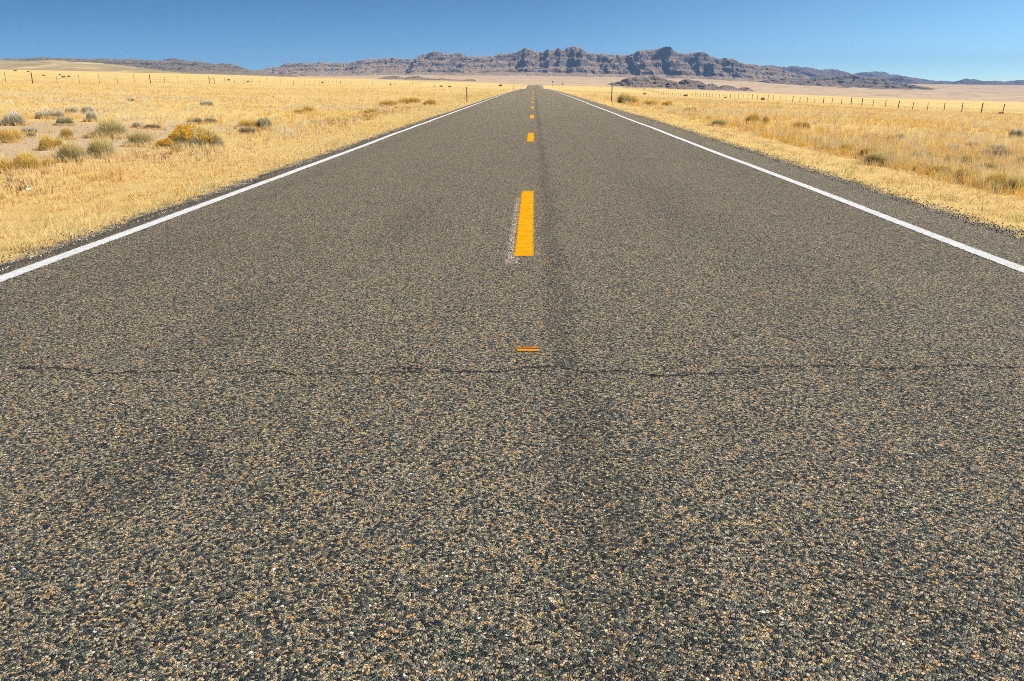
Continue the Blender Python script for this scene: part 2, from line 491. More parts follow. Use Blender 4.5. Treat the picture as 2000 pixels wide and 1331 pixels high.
def mat_rock(name, rock=(.125, .105, .095), rock2=(.20, .165, .14), talus=(.36, .255, .17), strata=1.0, zs=.045, tal_lo=.80, tal_hi=.955):
    m = NT(name, 0.95, 0.05)
    p = m.pos()
    nrm = m.n("ShaderNodeNewGeometry").outputs['Normal']
    nz = m.n("ShaderNodeSeparateXYZ", ins={0: nrm}).outputs[2]
    big = m.noise(p, .004, 5, .6)
    n1 = m.noise(p, .02, 6, .7)
    n2 = m.noise(p, .09, 4, .7)
    z = m.n("ShaderNodeSeparateXYZ", ins={0: p}).outputs[2]
    zz = m.math('MULTIPLY_ADD', big, 60.0, z)
    band = m.noise(m.n("ShaderNodeCombineXYZ", ins={0: 0.0, 1: 0.0, 2: zz}).outputs[0], zs, 4, .7)
    f = m.math('ADD', m.math('MULTIPLY', m.math('SUBTRACT', band, .5), strata * 1.4), m.math('MULTIPLY', m.math('ADD', n1, n2), .5))
    rc = m.ramp(f, [(.28, tuple(c * .62 for c in rock)), (.45, rock), (.62, rock2), (.82, tuple(c * 1.35 for c in rock2))])
    tal = m.mix(m.smoothrange(n1, .42, .60), talus, tuple((a + b) * .5 for a, b in zip(talus, rock)))
    k = m.smoothrange(m.math('MULTIPLY_ADD', m.math('SUBTRACT', n1, .5), .55, nz), tal_lo, tal_hi)
    m.set('Base Color', m.mix(k, rc, tal))
    m.set('Normal', m.n("ShaderNodeBump", ins={'Height': m.math('ADD', n1, m.math('MULTIPLY', n2, .6)), 'Distance': 22.0, 'Strength': .8}).outputs[0])
    return m.m


def mat_tint(name, transl=0.3, rough=0.8):
    m = NT(name, rough, 0.15)
    a = m.n("ShaderNodeAttribute", attribute_name="tint").outputs['Color']
    m.set('Base Color', a)
    tr = m.n("ShaderNodeBsdfTranslucent", ins={'Color': a})
    mx = m.n("ShaderNodeMixShader", ins={0: transl, 1: m.b.outputs[0], 2: tr.outputs[0]})
    m.t.links.new(mx.outputs[0], m.out.inputs[0])
    return m.m


M_ASPH = mat_asphalt()
M_WHITE = mat_paint("white_road_paint", (.88, .87, .85), (.76, .73, .70), .75)
M_YELLOW = mat_paint("yellow_road_paint", (.97, .46, .0), (.88, .36, .0), .6)
M_RESIDUE = mat_paint("worn_pale_paint", (.84, .69, .58), (.76, .60, .48), 1.3)
M_GROUND = mat_ground()
M_GRASS = mat_tint("dry_grass_blades", .40)
M_LEAF = mat_tint("shrub_leaves", .42)
M_STONE = mat_tint("loose_chips", 0.0, .85)
M_WOOD = plain("weathered_post_wood", (.10, .072, .055), .9, .1, .4, 6)
M_STEEL = plain("rusty_steel_post", (.085, .065, .05), .7, .3, .3, 8)
M_WIRE = plain("fence_wire", (.16, .14, .12), .5, .4, .2, 5)
M_DELIN = plain("delineator_post_steel", (.13, .115, .085), .7, .3, .3, 6)
M_REFL = plain("reflector_white", (.6, .6, .58), .4, .5, .1, 10)

# ------------------------------------------------------------------ ground sheet
ts = np.sinh(np.linspace(-4.6, 4.6, 560)) / np.sinh(4.6) * 2.4
Ys = np.concatenate([np.arange(-12, 4, .5), np.geomspace(4, 22000, 560)])
TT, YY = np.meshgrid(ts, Ys)
XX = TT * (np.maximum(YY, -9) + 22)
ZZ = ground_z(XX, YY)
under = smooth(4.6, 3.6, np.abs(XX - .2))
ZZ -= under * (.05 + np.clip(YY, 0, 600) * .0012) * (YY < 640)
ZZ -= .004
ground = mesh_np("ground", np.stack([XX, YY, ZZ], -1).reshape(-1, 3), grid_faces(*XX.shape), M_GROUND, smooth_=True)
tag(ground, "straw coloured plain reaching from the road edges out to the mountains", "ground", kind="structure")

# ------------------------------------------------------------------ road and markings
xs = np.array([-3.95, -3.6, -2.5, -1.2, 0, 1.2, 2.5, 3.6, 4.3])
RX, RY = np.meshgrid(xs, ROAD_Y)
RX = RX.copy()
RX[:, 0] += (fbm(ROAD_Y * 1.3, ROAD_Y * 0, 3, 4) - .5) * .30
RX[:, -1] += (fbm(ROAD_Y * 1.1, ROAD_Y * 0 + 9, 4, 4) - .5) * .22
RZ = np.repeat(road_z(ROAD_Y)[:, None], len(xs), 1)
# a skirt down into the soil closes the pavement edge
v = np.stack([RX, RY, RZ], -1)
skl = v[:, :1].copy(); skl[..., 0] -= .05; skl[..., 2] -= .06
skr = v[:, -1:].copy(); skr[..., 0] += .06; skr[..., 2] -= .06
v = np.concatenate([skl, v, skr], 1)
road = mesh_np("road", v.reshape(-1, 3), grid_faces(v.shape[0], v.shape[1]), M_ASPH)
tag(road, "two lane grey chip seal road running straight to the mountains", "road", kind="structure")


def marking(name, x0, x1, y0, y1, mat, jag=0.0, dz=.004, endfade=.06, cov=1.0, seed=0, drift=None):
    ys = np.unique(np.concatenate([[y0, y0 + endfade, y1 - endfade, y1], ROAD_Y[(ROAD_Y > y0) & (ROAD_Y < y1)]]))
    w = x1 - x0
    e = min(.032, w * .2)
    cols = np.array([x0 - e * .5, x0 + e * .5, x1 - e * .5, x1 + e * .5])
    X, Y = np.meshgrid(cols, ys)
    if drift is not None:
        X = X + drift(ys)[:, None]
    Z = np.repeat(road_z(ys)[:, None], 4, 1) + dz
    c = np.zeros(X.shape) + cov
    c[:, 0] = .1; c[:, -1] = .1
    c[0, :] = .1; c[-1, :] = .1
    return mesh_np(name, np.stack([X, Y, Z], -1).reshape(-1, 3), grid_faces(*X.shape), mat, road,
                   col=np.repeat(c.reshape(-1, 1), 3, 1))


wl = lambda ys: (fbm(ys * .25, ys * 0, 61, 3) - .5) * .07
marking("edge_line", -3.785, -3.665, -8, 630, M_WHITE, drift=wl, endfade=.2, cov=.82)
marking("edge_line", 3.535, 3.655, -8, 630, M_WHITE, drift=lambda ys: (fbm(ys * .25, ys * 0, 62, 3) - .5) * .07, endfade=.2, cov=.80)
marking("yellow_dash", -.142, .004, 5.98, 9.92, M_YELLOW, cov=.80, endfade=.45)
marking("worn_dash_trace", -.205, -.115, 5.70, 9.3, M_RESIDUE, dz=.0025, cov=.31, endfade=.3)
for k in range(1, 36):
    y0 = 5.95 + 12.19 * k
    if y0 > 440: break
    marking("yellow_dash", -.150, .0, y0 + (.35 if k > 0 else 0), y0 + 3.7, M_YELLOW, cov=.88)

# ------------------------------------------------------------------ mountains and hills
M_ROCK_MAIN = mat_rock("volcanic_rock", (.085, .07, .072), (.20, .158, .132), (.50, .35, .22))
M_ROCK_LEFT = mat_rock("scrubby_rock", (.095, .082, .075), (.20, .16, .125), (.36, .27, .165), tal_lo=.84, tal_hi=.98)
M_ROCK_FAR = mat_rock("far_rock", (.10, .08, .08), (.17, .14, .13), (.24, .18, .15), .7, .02)
M_ROCK_DARK = mat_rock("dark_basalt", (.08, .072, .074), (.15, .13, .118), (.36, .26, .18), .6, .05)
M_MOUND = None


def mountain_range(name, crest, D, front, back, mat, seed, label, prof=None, warp_tab=None, gully=.22, step=1.0,
                   rows=170, glen=260.0, foot=None, jag=2.0, sink=6.0, detail=1.0):
    """heightfield massif: a crest line standing at distance D, cliffs, benches and talus falling towards the plain"""
    crest = np.array(crest, float)
    px = np.arange(crest[0, 0], crest[-1, 0] + step, step)
    cy = np.interp(px, crest[:, 0], crest[:, 1])
    cy = cy - (fbm(px / 5.0, px * 0 + seed, seed + 2, 4) - .5) * 2.2 * jag * .5
    ridge = at(px, cy, np.full_like(px, D))
    X0 = ridge[:, 0]
    Hc = ridge[:, 2]
    if prof is None:
        prof = ([0, .06, .16, .22, .38, .45, .62, .68, 1.0], [1, .93, .80, .62, .50, .34, .22, .12, 0])
    vv = np.concatenate([np.linspace(-back / front, 0, 16)[:-1], np.linspace(0, 1, rows)])
    V, XG = np.meshgrid(vv, X0, indexing='ij')
    HC = np.repeat(Hc[None, :], len(vv), 0)
    YG = D - V * front
    base = ground_z(XG, YG)
    s = 1.0 / glen
    wx = XG + (fbm(XG * s * .8, YG * s * .8, seed + 3) - .5) * glen * .8
    gul = ridged(wx * s, YG * s * .33, seed, 5, .52) - .52
    gul2 = fbm(XG * s * .35, YG * s * .25, seed + 40, 4) - .5
    warp = gul * gully * 1.7 + gul2 * gully * 1.4
    if warp_tab is not None:
        wt = np.array(warp_tab, float)
        warp = warp - .85 * np.interp(px[None, :] + (fbm(XG * s * 1.5, YG * s * 1.5, seed + 70, 3) - .5) * 22, wt[:, 0], wt[:, 1]) * (1 - smooth(.55, .95, V)) * (.25 + 1.5 * fbm(px[None, :] / 26.0 + V * 2.0, V * 4.5, seed + 90, 3))
    grow = smooth(0.0, .10, np.abs(V))
    ve = np.abs(V) + warp * grow
    ve = np.clip(ve, 0.0, 1.05)
    if foot is not None:
        ft = np.array(foot, float)
        ve = ve / np.interp(px, ft[:, 0], ft[:, 1])[None, :]
    P = np.interp(ve, prof[0], prof[1])
    P = np.where(V < 0, np.clip(1 - np.abs(V) * front / back, 0, 1) * .9 + .1 * (V == 0), P)
    rise = np.maximum(HC - base, 0)
    Z = base - sink + (rise + sink) * P
    damp = smooth(.04, .34, P) * np.clip(rise / 120.0, 0, 1)
    crk = ridged(XG * s * 4.2, YG * s * 1.6, seed + 9, 4, .6) - .5
    Z = Z + damp * (crk * 16.0 + (fbm(XG * s * 6, YG * s * 6, seed + 17, 4) - .5) * 22.0) * detail * smooth(0, .05, V)
    Z = np.where(V <= 0, np.minimum(Z, HC), np.minimum(Z, HC + 1.0 * jag))
    o = mesh_np(name, np.stack([XG, YG, Z], -1).reshape(-1, 3), grid_faces(*XG.shape)[:, ::-1], mat, smooth_=False)
    tag(o, label, "mountain", kind="structure")
    return o


MAIN = [(490, 152), (500, 137.5), (520, 136), (530, 131.8), (549, 130.5), (556, 125), (565, 123.6), (595, 124), (612, 126), (620, 123.5), (625, 122),
        (650, 123.5), (662, 122.5), (675, 123.5), (690, 121), (705, 118), (720, 115.5), (735, 116), (750, 115), (762, 113), (772, 112), (785, 115),
        (792, 117), (805, 116), (818, 113), (828, 109), (836, 107.5), (848, 103.5), (857, 101.5), (863, 104), (872, 106.5), (880, 105.5), (890, 105.5),
        (899, 103), (905, 107), (915, 111.5), (928, 111), (945, 111), (960, 109.5), (970, 107.5), (980, 105), (988, 105.5), (1000, 104), (1009, 102.5),
        (1017, 99), (1024, 94.6), (1030, 94), (1036, 97), (1043, 100.5), (1050, 102), (1060, 102), (1066, 98.5), (1071, 95.2), (1074, 99), (1084, 98),
        (1089, 95), (1093, 93), (1096, 98.5), (1102, 97), (1109, 93), (1117, 91.2), (1125, 91.3), (1132, 93.5), (1138, 98), (1145, 103), (1155, 103.5),
        (1165, 105.5), (1178, 105), (1190, 107), (1215, 107.5), (1232, 108.5), (1240, 104), (1246, 100), (1260, 98.5), (1270, 96.5), (1275, 98),
        (1290, 94.5), (1300, 93), (1308, 95.5), (1316, 100), (1326, 104.5), (1337, 106), (1350, 104.5), (1361, 102.5), (1375, 103.5), (1381, 107),
        (1386, 110.2), (1394, 111), (1400, 115), (1405, 116), (1411, 114), (1430, 115), (1437, 117), (1441, 121.5), (1455, 124.5), (1475, 127), (1500, 130),
        (1530, 138), (1560, 148), (1575, 156)]
SAW = [(490, 0), (575, 0), (590, -.05), (622, .28), (632, .10), (700, -.05), (800, -.05), (815, -.1), (826, .18), (890, .12), (893, -.14), (915, .10), (940, .12),
       (960, .05), (1000, -.05), (1014, -.05), (1028, .05), (1050, -.04), (1058, -.06), (1071, .05), (1082, -.03), (1093, .07), (1103, -.03),
       (1130, .06), (1160, .0), (1166, -.18), (1180, 0), (1205, -.02), (1220, -.15), (1228, .16), (1233, -.12), (1250, .12), (1276, .02),
       (1280, -.12), (1300, .18), (1330, .05), (1334, -.22), (1366, .16), (1388, .02), (1392, -.05), (1405, .1), (1415, .14), (1424, -.16),
       (1450, -.02), (1480, .05), (1575, 0)]
mountain_range("mountains", MAIN, 9300, 1500, 900, M_ROCK_MAIN, 11,
               "jagged dark volcanic range with cliffs and twin spires standing beyond the end of the road",
               warp_tab=SAW, step=.7, rows=230, glen=240, gully=.20)
LEFT = [(20, 150), (40, 120), (50, 115.5), (65, 113.5), (80, 112), (92, 111.8), (108, 114), (120, 113), (150, 114.5), (185, 115.8), (200, 114), (215, 115.5),
        (240, 117), (252, 115.5), (285, 117.5), (305, 118.5), (325, 120), (360, 119.5), (376, 121), (381, 119.8), (390, 120.2), (396, 122), (410, 124.5),
        (427, 126.5), (432, 124.5), (445, 124.8), (456, 127), (466, 129), (474, 134.5), (484, 138), (492, 137.5), (505, 141), (530, 145), (560, 150)]
mountain_range("mountains", LEFT, 6200, 1300, 800, M_ROCK_LEFT, 23,
               "low brushy mesa range on the left behind the grassy hill", step=.7, rows=150, glen=170, gully=.30,
               warp_tab=[(20, 0), (300, 0), (395, -.1), (408, .1), (425, -.15), (445, .15), (460, 0), (560, 0)],
               prof=([0, .05, .2, .27, .5, .56, .75, 1.0], [1, .9, .76, .60, .46, .34, .2, 0]))
# a blocky mesa peeping over the left range
MESA = [(296, 140), (300, 134), (306, 126), (308, 121), (312, 120), (322, 119.5), (323, 115.5), (331, 115.3), (333, 114.2), (342, 114.5), (350, 116.5), (362, 118.5), (372, 121), (390, 132)]
mountain_range("mountains", [(a, b) for a, b in MESA], 9800, 700, 600, M_ROCK_FAR, 29,
               "blocky blue mesa top peeping over the brushy left range", step=.8, rows=60, glen=160, gully=.12)
FAR1 = [(1470, 140), (1480, 132), (1500, 127.5), (1515, 129), (1527, 131.5), (1545, 130), (1552, 128.8), (1565, 131.5), (1585, 133.5), (1595, 136), (1605, 137),
        (1620, 135), (1635, 136.5), (1650, 140), (1662, 145.5), (1680, 150), (1710, 158), (1740, 165)]
mountain_range("mountains", FAR1, 12500, 2000, 1500, M_ROCK_FAR, 37,
               "rounded hazy range trailing off to the right of the main massif", step=1.2, rows=100, glen=420, gully=.3, warp_tab=None)
FAR2 = [(1600, 165), (1635, 152), (1662, 145.5), (1680, 141.8), (1695, 142), (1702, 140.5), (1718, 141), (1728, 146), (1750, 146), (1765, 149), (1780, 152.5), (1795, 155), (1812, 160),
        (1826, 160.5), (1835, 157.8), (1843, 158.5), (1853, 161.5), (1868, 162), (1900, 160), (1930, 158.5), (1945, 158), (1960, 160.5), (1975, 158.5), (1990, 156.5), (2010, 157), (2050, 155), (2100, 160), (2160, 166)]
mountain_range("mountains", FAR2, 18500, 2600, 1800, M_ROCK_FAR, 41,
               "farthest pale blue ridges low on the right horizon", step=1.3, rows=80, glen=700, gully=.3)
HILLS_R = [(1560, 166), (1575, 158), (1590, 153), (1620, 150), (1640, 147), (1650, 146.5), (1657, 144.6), (1668, 149), (1690, 151.5), (1700, 152), (1720, 153), (1735, 157), (1750, 163), (1770, 168)]
mountain_range("hills", HILLS_R, 7600, 1000, 600, M_ROCK_DARK, 43,
               "dark lumpy hills with a small peak in front of the hazy right range", step=.9, rows=110, glen=150, gully=.34)
HILLS_W = [(1480, 170), (1490, 158), (1510, 154), (1540, 152.5), (1570, 154), (1600, 153.5), (1625, 157), (1660, 162), (1690, 168)]
mountain_range("hills", HILLS_W, 7800, 1000, 600, M_ROCK_DARK, 46,
               "low dark scrub hills at the right foot of the main massif", step=.9, rows=90, glen=150, gully=.3)
HILLS_R2 = [(1725, 168), (1735, 158), (1746, 150.5), (1754, 148.2), (1763, 151.5), (1778, 156), (1790, 160), (1805, 165), (1815, 168)]
mountain_range("hills", HILLS_R2, 13000, 1200, 900, M_ROCK_FAR, 47,
               "single rounded grey cone right of the small dark peak", step=.9, rows=70, glen=260, gully=.25)
HILLS_R3 = [(1806, 170), (1815, 164), (1830, 160.5), (1843, 163), (1858, 167), (1862, 164.5), (1872, 160), (1880, 155.5), (1887, 153.2), (1893, 155), (1908, 155.5), (1918, 159),
            (1935, 161), (1950, 164), (1960, 162.5), (1975, 160), (1992, 158.5), (2010, 157), (2040, 160), (2080, 167), (2090, 170)]
mountain_range("hills", HILLS_R3, 15500, 1500, 900, M_ROCK_FAR, 53,
               "small grey cones in a row at the far right edge of the valley", step=.9, rows=70, glen=300, gully=.3)
BUTTE_A = [(1160, 172), (1167, 169.5), (1180, 167.5), (1190, 163.5), (1200, 161.5), (1212, 158.5), (1220, 154), (1232, 152.3), (1250, 153), (1268, 151.5), (1277, 148.5), (1285, 150),
           (1300, 155), (1315, 158.5), (1330, 163), (1345, 168), (1350, 172)]
mountain_range("hills", BUTTE_A, 4700, 700, 500, M_ROCK_DARK, 59,
               "dark rocky knolls rising from the valley floor behind the right marker post", step=.6, rows=90, glen=85, gully=.34, detail=.4)
BUTTE_B = [(1322, 172), (1326, 160), (1336, 155.2), (1344, 155.5), (1356, 158), (1366, 158.5), (1374, 163), (1381, 166), (1386, 165), (1390, 163), (1394, 164), (1400, 168), (1404, 171)]
mountain_range("hills", BUTTE_B, 4600, 520, 420, M_ROCK_DARK, 61,
               "darkest ridge backed knoll on the valley floor with a small bump at its right end", step=.6, rows=80, glen=70, gully=.3, detail=.38)
BUTTE_C = [(1398, 175), (1402, 171), (1410, 168), (1418, 167), (1428, 168), (1434, 170.5), (1440, 174)]
mountain_range("hills", BUTTE_C, 4500, 300, 260, M_ROCK_DARK, 67,
               "small low dark outcrop just right of the ridge backed knoll", step=.6, rows=50, glen=60, gully=.25, detail=.3)
BUTTE_D = [(1440, 174), (1448, 171.6), (1456, 170.5), (1463, 172.5), (1468, 175)]
mountain_range("hills", BUTTE_D, 4500, 220, 200, M_ROCK_DARK, 71,
               "tiniest dark outcrop last in line on the valley floor", step=.6, rows=40, glen=60, gully=.25, detail=.3)
BUTTE_L = [(740, 160), (752, 150), (765, 148.5), (775, 149), (788, 152), (798, 151), (805, 149.3), (812, 148), (822, 150), (832, 153), (845, 153.5), (852, 154.5), (862, 153.8), (872, 154.3), (885, 156),
           (905, 156.3), (918, 155), (926, 156), (934, 160), (940, 164)]
mountain_range("hills", BUTTE_L, 4500, 450, 350, M_ROCK_DARK, 73,
               "thin dark ridge lying low behind the left grass horizon", step=.6, rows=70, glen=80, gully=.28, detail=.36)
# cinder knolls at the foot of the left end of the main range
KNOLL = [(545, 158), (550, 146), (560, 144.5), (570, 146), (578, 149), (590, 156), (600, 160)]
mountain_range("hills", KNOLL, 4600, 350, 260, M_ROCK_DARK, 79,
               "little dark knoll at the left foot of the main range", step=.6, rows=50, glen=70, gully=.25, detail=.36)


def mat_mound():
    m = NT("grassy_hillside", .95, .05)
    p = m.pos()
    a = m.noise(m.mapping(p, (.02, .008, .05)), 1.0, 6, .6)
    b = m.noise(p, .25, 4, .7)
    c = m.ramp(a, [(.36, (.31, .245, .15)), (.52, (.40, .31, .18)), (.66, (.56, .42, .22))])
    c = m.mix(m.smoothrange(b, .55, .75), c, (.25, .20, .11))
    m.set('Base Color', c)
    m.set('Normal', m.n("ShaderNodeBump", ins={'Height': b, 'Distance': 2.5, 'Strength': .5}).outputs[0])
    return m.m


MOUND = [(-500, 112), (-250, 108), (-60, 116), (0, 118.3), (25, 119.5), (60, 120.5), (80, 119.5), (95, 118), (112, 117.7), (130, 120), (150, 122), (165, 123), (195, 123.2), (210, 125.5),
         (235, 127.5), (260, 130.5), (290, 134.5), (320, 139), (345, 142.5), (365, 145.5), (385, 150)]
mountain_range("hill", MOUND, 1900, 620, 500, mat_mound(), 83, "smooth dry grass covered hill on the far left", step=2.0, rows=90, glen=330, gully=.20,
               prof=([0, .15, .35, .6, .85, 1.0], [1, .94, .70, .36, .10, 0]), detail=.12)

# ------------------------------------------------------------------ vegetation: one numpy blade builder
rng = np.random.default_rng(7)


def blades(bx, by, bz, h, w, lean_dir, lean, col, tipcol=None, segs=2):
    """curved grass blades; returns verts, tris, colours"""
    n = len(bx)
    fa = rng.uniform(0, 2 * np.pi, n)                     # facing
    wx = np.cos(fa) * w * .5; wy = np.sin(fa) * w * .5
    lx = np.cos(lean_dir) * lean; ly = np.sin(lean_dir) * lean
    if segs == 2:
        V = np.zeros((n, 5, 3))
        V[:, 0] = np.stack([bx - wx, by - wy, bz], -1)
        V[:, 1] = np.stack([bx + wx, by + wy, bz], -1)
        mx = bx + lx * .35; my = by + ly * .35; mz = bz + h * .6
        V[:, 2] = np.stack([mx - wx * .8, my - wy * .8, mz], -1)
        V[:, 3] = np.stack([mx + wx * .8, my + wy * .8, mz], -1)
        V[:, 4] = np.stack([bx + lx, by + ly, bz + h], -1)
        F = np.array([[0, 1, 3], [0, 3, 2], [2, 3, 4]])
        k = 5
    else:
        V = np.zeros((n, 3, 3))
        V[:, 0] = np.stack([bx - wx, by - wy, bz], -1)
        V[:, 1] = np.stack([bx + wx, by + wy, bz], -1)
        V[:, 2] = np.stack([bx + lx, by + ly, bz + h], -1)
        F = np.array([[0, 1, 2]])
        k = 3
    idx = (np.arange(n)[:, None, None] * k + F[None]).reshape(-1, 3)
    C = np.repeat(col[:, None, :], k, 1)
    if tipcol is not None:
        C[:, -1] = tipcol
        if segs == 2:
            C[:, 2:4] = (C[:, 2:4] + tipcol[:, None]) * .5
    return V.reshape(-1, 3), idx, C.reshape(-1, 3)


def join(parts):
    V, F, C = [], [], []
    o = 0
    for v_, f_, c_ in parts:
        V.append(v_); F.append(f_ + o); C.append(c_); o += len(v_)
    return np.concatenate(V), np.concatenate(F), np.concatenate(C)


STRAW = np.array([[.83, .58, .20], [.85, .62, .26], [.80, .53, .155], [.87, .67, .32], [.76, .49, .13]])
SAGE = np.array([[.40, .37, .22], [.48, .44, .29], [.31, .29, .16]])
GREENY = np.array([[.56, .50, .20], [.66, .56, .23], [.46, .43, .17]])
PALE = np.array([[.78, .70, .52], [.72, .64, .47], [.60, .53, .40]])
RUST = np.array([[.36, .20, .10], [.28, .15, .08], [.44, .27, .14]])


def pick(pal, n, jit=.12):
    c = pal[rng.integers(0, len(pal), n)]
    c = c * rng.uniform(1 - jit, 1 + jit, (n, 1))
    return np.clip(c, 0, 1)


def bare_mask(X, Y):
    """where the soil shows between shrubs on the left"""
    e = np.hypot((X + 14.5) / 5.5, (Y - 19) / 8.0) + (fbm(X * .8, Y * .8, 91, 3) - .5) * .9
    return smooth(1.15, .8, e)


def scatter(x0f, x1f, y0, y1, dens):
    """points between two lateral bounds over a stretch of road"""
    area = 0.5 * ((x1f(y0) - x0f(y0)) + (x1f(y1) - x0f(y1))) * (y1 - y0)
    n = int(area * dens)
    Y = rng.uniform(y0, y1, n)
    a = x0f(Y); b = x1f(Y)
    # weight by width
    X = rng.uniform(0, 1, n) * (b - a) + a
    keep = rng.uniform(0, 1, n) < (b - a) / max(x1f(y0) - x0f(y0), x1f(y1) - x0f(y1)) 
    return X[keep], Y[keep]


def tufts(X, Y, nb, hmin, hmax, spread, w, pal, segs=2, lean=.5, jit=.12):
    n = len(X)
    Hh = rng.uniform(hmin, hmax, n)
    Bx = np.repeat(X, nb); By = np.repeat(Y, nb)
    Hb = np.repeat(Hh, nb) * rng.uniform(.45, 1.1, n * nb)
    sp = np.repeat(rng.uniform(.5, 1.2, n) * spread, nb)
    a = rng.uniform(0, 2 * np.pi, n * nb)
    r = np.sqrt(rng.uniform(0, 1, n * nb)) * sp
    Bx = Bx + np.cos(a) * r; By = By + np.sin(a) * r
    Bz = ground_z(Bx, By) - .01
    ld = a + rng.normal(0, .6, n * nb)
    ln = Hb * lean * rng.uniform(.2, 1.2, n * nb)
    c0_ = pick(pal, n, .07)
    if pal is STRAW:
        q = smooth(.36, .64, fbm(X / 5.0, Y / 9.0, 141, 4))[:, None]
        q2 = smooth(.42, .62, fbm(X / 1.3, Y / 1.3, 143, 3))[:, None]
        c0_ = c0_ * (1 - q * .75) + np.array([.88, .70, .40]) * q * .75
        c0_ = c0_ * (1 - q2 * .45) + np.array([.74, .47, .16]) * q2 * .45
        q3 = smooth(.56, .70, fbm(X / 9.0, Y / 3.0, 147, 4))[:, None] * .35
        c0_ = c0_ * (1 - q3) + np.array([.62, .50, .34]) * q3
    cb = np.repeat(c0_, nb, 0) * rng.uniform(1 - jit, 1 + jit, (n * nb, 1))
    tip = np.clip(cb * 1.12 + .02, 0, .95)
    return blades(Bx, By, Bz, Hb, np.full(n * nb, w) * rng.uniform(.6, 1.3, n * nb), ld, ln, np.clip(cb * .93, 0, 1), tip, segs)


def side_limits(sgn, inner, tmax=.80):
    """lateral bounds of the verge on one side, widening with distance"""
    if sgn < 0:
        return (lambda Y: -(np.asarray(Y) * tmax + 4.5 + 0 * np.asarray(Y))), (lambda Y: -inner + 0 * np.asarray(Y))
    return (lambda Y: inner + 0 * np.asarray(Y)), (lambda Y: (np.asarray(Y) * tmax + 5.5 + 0 * np.asarray(Y)))


for sgn, nm, lab in ((-1, "dry_grass", "golden dry bunchgrass covering the plain on the left of the road"),
                     (1, "dry_grass", "golden dry bunchgrass covering the plain on the right of the road")):
    parts = []
    e0 = 4.05 if sgn < 0 else 4.45
    # short verge mat next to the pavement
    for (y0, y1, dens, nb, w) in ((1.5, 9, 55, 16, .0045), (9, 20, 34, 12, .007), (20, 45, 14, 9, .014), (45, 110, 4.0, 6, .035)):
        wv = 4.5
        lo, hi = (lambda Y, wv=wv, e=e0: -e - wv + 0 * np.asarray(Y)), (lambda Y, e=e0: -e + 0 * np.asarray(Y))
        if sgn > 0:
            lo, hi = (lambda Y, e=e0: e + 0 * np.asarray(Y)), (lambda Y, wv=wv, e=e0: e + wv + 0 * np.asarray(Y))
        X, Y = scatter(lo, hi, y0, y1, dens)
        ax = np.abs(X) - e0
        thin = smooth(-.25, .65, ax + (fbm(X * 1.2, Y * 1.2, 33, 3) - .5) * 1.1)
        pt = smooth(.40, .52, fbm(X * .9, Y * .45, 35, 4) + .12)
        k = rng.uniform(0, 1, len(X)) < thin * (.25 + .75 * pt)
        X, Y = X[k], Y[k]; ax = np.abs(X) - e0
        gk = rng.uniform(0, 1, len(X)) < (.55 if sgn > 0 else .22) * smooth(1.3, .2, ax)
        for msk, pal in ((gk, GREENY), (~gk, STRAW)):
            if msk.sum():
                parts.append(tufts(X[msk], Y[msk], nb, .03, .12, .10, w, pal, 2 if y0 < 20 else 1, 1.1))
    # taller bunchgrass away from the road
    for (y0, y1, dens, nb, w, tm) in ((5, 14, 10, 40, .0045, .85), (14, 30, 8.5, 28, .006, .82), (30, 60, 5.5, 18, .010, .80), (60, 120, 2.4, 13, .022, .78),
                                      (120, 240, .8, 8, .05, .76), (240, 520, .14, 6, .12, .74)):
        lo, hi = side_limits(sgn, e0 + (1.9 if sgn < 0 else 1.6), tm)
        X, Y = scatter(lo, hi, y0, y1, dens)
        ax = np.abs(X) - e0
        b = bare_mask(X, Y)
        clump = smooth(.30, .52, fbm(X / 2.2, Y / 2.2, 44, 4))
        k = rng.uniform(0, 1, len(X)) < (1 - .86 * b) * (.35 + .65 * clump) * (smooth(1.2, 3.2, ax + (fbm(X * .5, Y * .3, 39, 3) - .5) * 2) if sgn < 0 else smooth(1.9, 2.7, ax + (fbm(X * .5, Y * .3, 39, 3) - .5) * 1.0))
        X, Y = X[k], Y[k]
        far = y0 >= 120
        r = rng.uniform(0, 1, len(X))
        pm = fbm(X / 6, Y / 6, 51, 3)
        pale = r < smooth(.46, .62, pm) * ((.5 if sgn < 0 else .3) if y0 < 60 else .12)
        for msk, pal in ((pale, PALE), (~pale, STRAW)):
            if msk.sum():
                parts.append(tufts(X[msk], Y[msk], nb, (.10 if far else .12 if sgn < 0 else .20), (.30 if sgn < 0 else .46) if y0 < 30 else (.25 if sgn < 0 else .38) if not far else .17, .13 if y0 < 60 else .28 if not far else .8, w, pal, 2 if y0 < 60 else 1, .45))
    V, F, C = join(parts)
    g = mesh_np(nm, V, F, M_GRASS, col=C)
    tag(g, lab, "grass", kind="stuff")
    print("grass tris", len(F))

# dead brown weeds along the mown strips
parts = []
for sgn, xc, n in ((-1, 7.6, 1100), (1, 8.3, 700)):
    Y = rng.uniform(5, 50, n) ** 1.0
    X = sgn * (xc + rng.normal(0, .55, n))
    k = fbm(X * .8, Y * .5, 87, 3) > .50
    parts.append(tufts(X[k], Y[k], 9, .06, .17, .06, .008, RUST, 2, .7))
V, F, C = join(parts)
tag(mesh_np("dead_weeds", V, F, M_GRASS, col=C), "low rusty brown dead weeds strung along the verges", "weeds", kind="stuff")

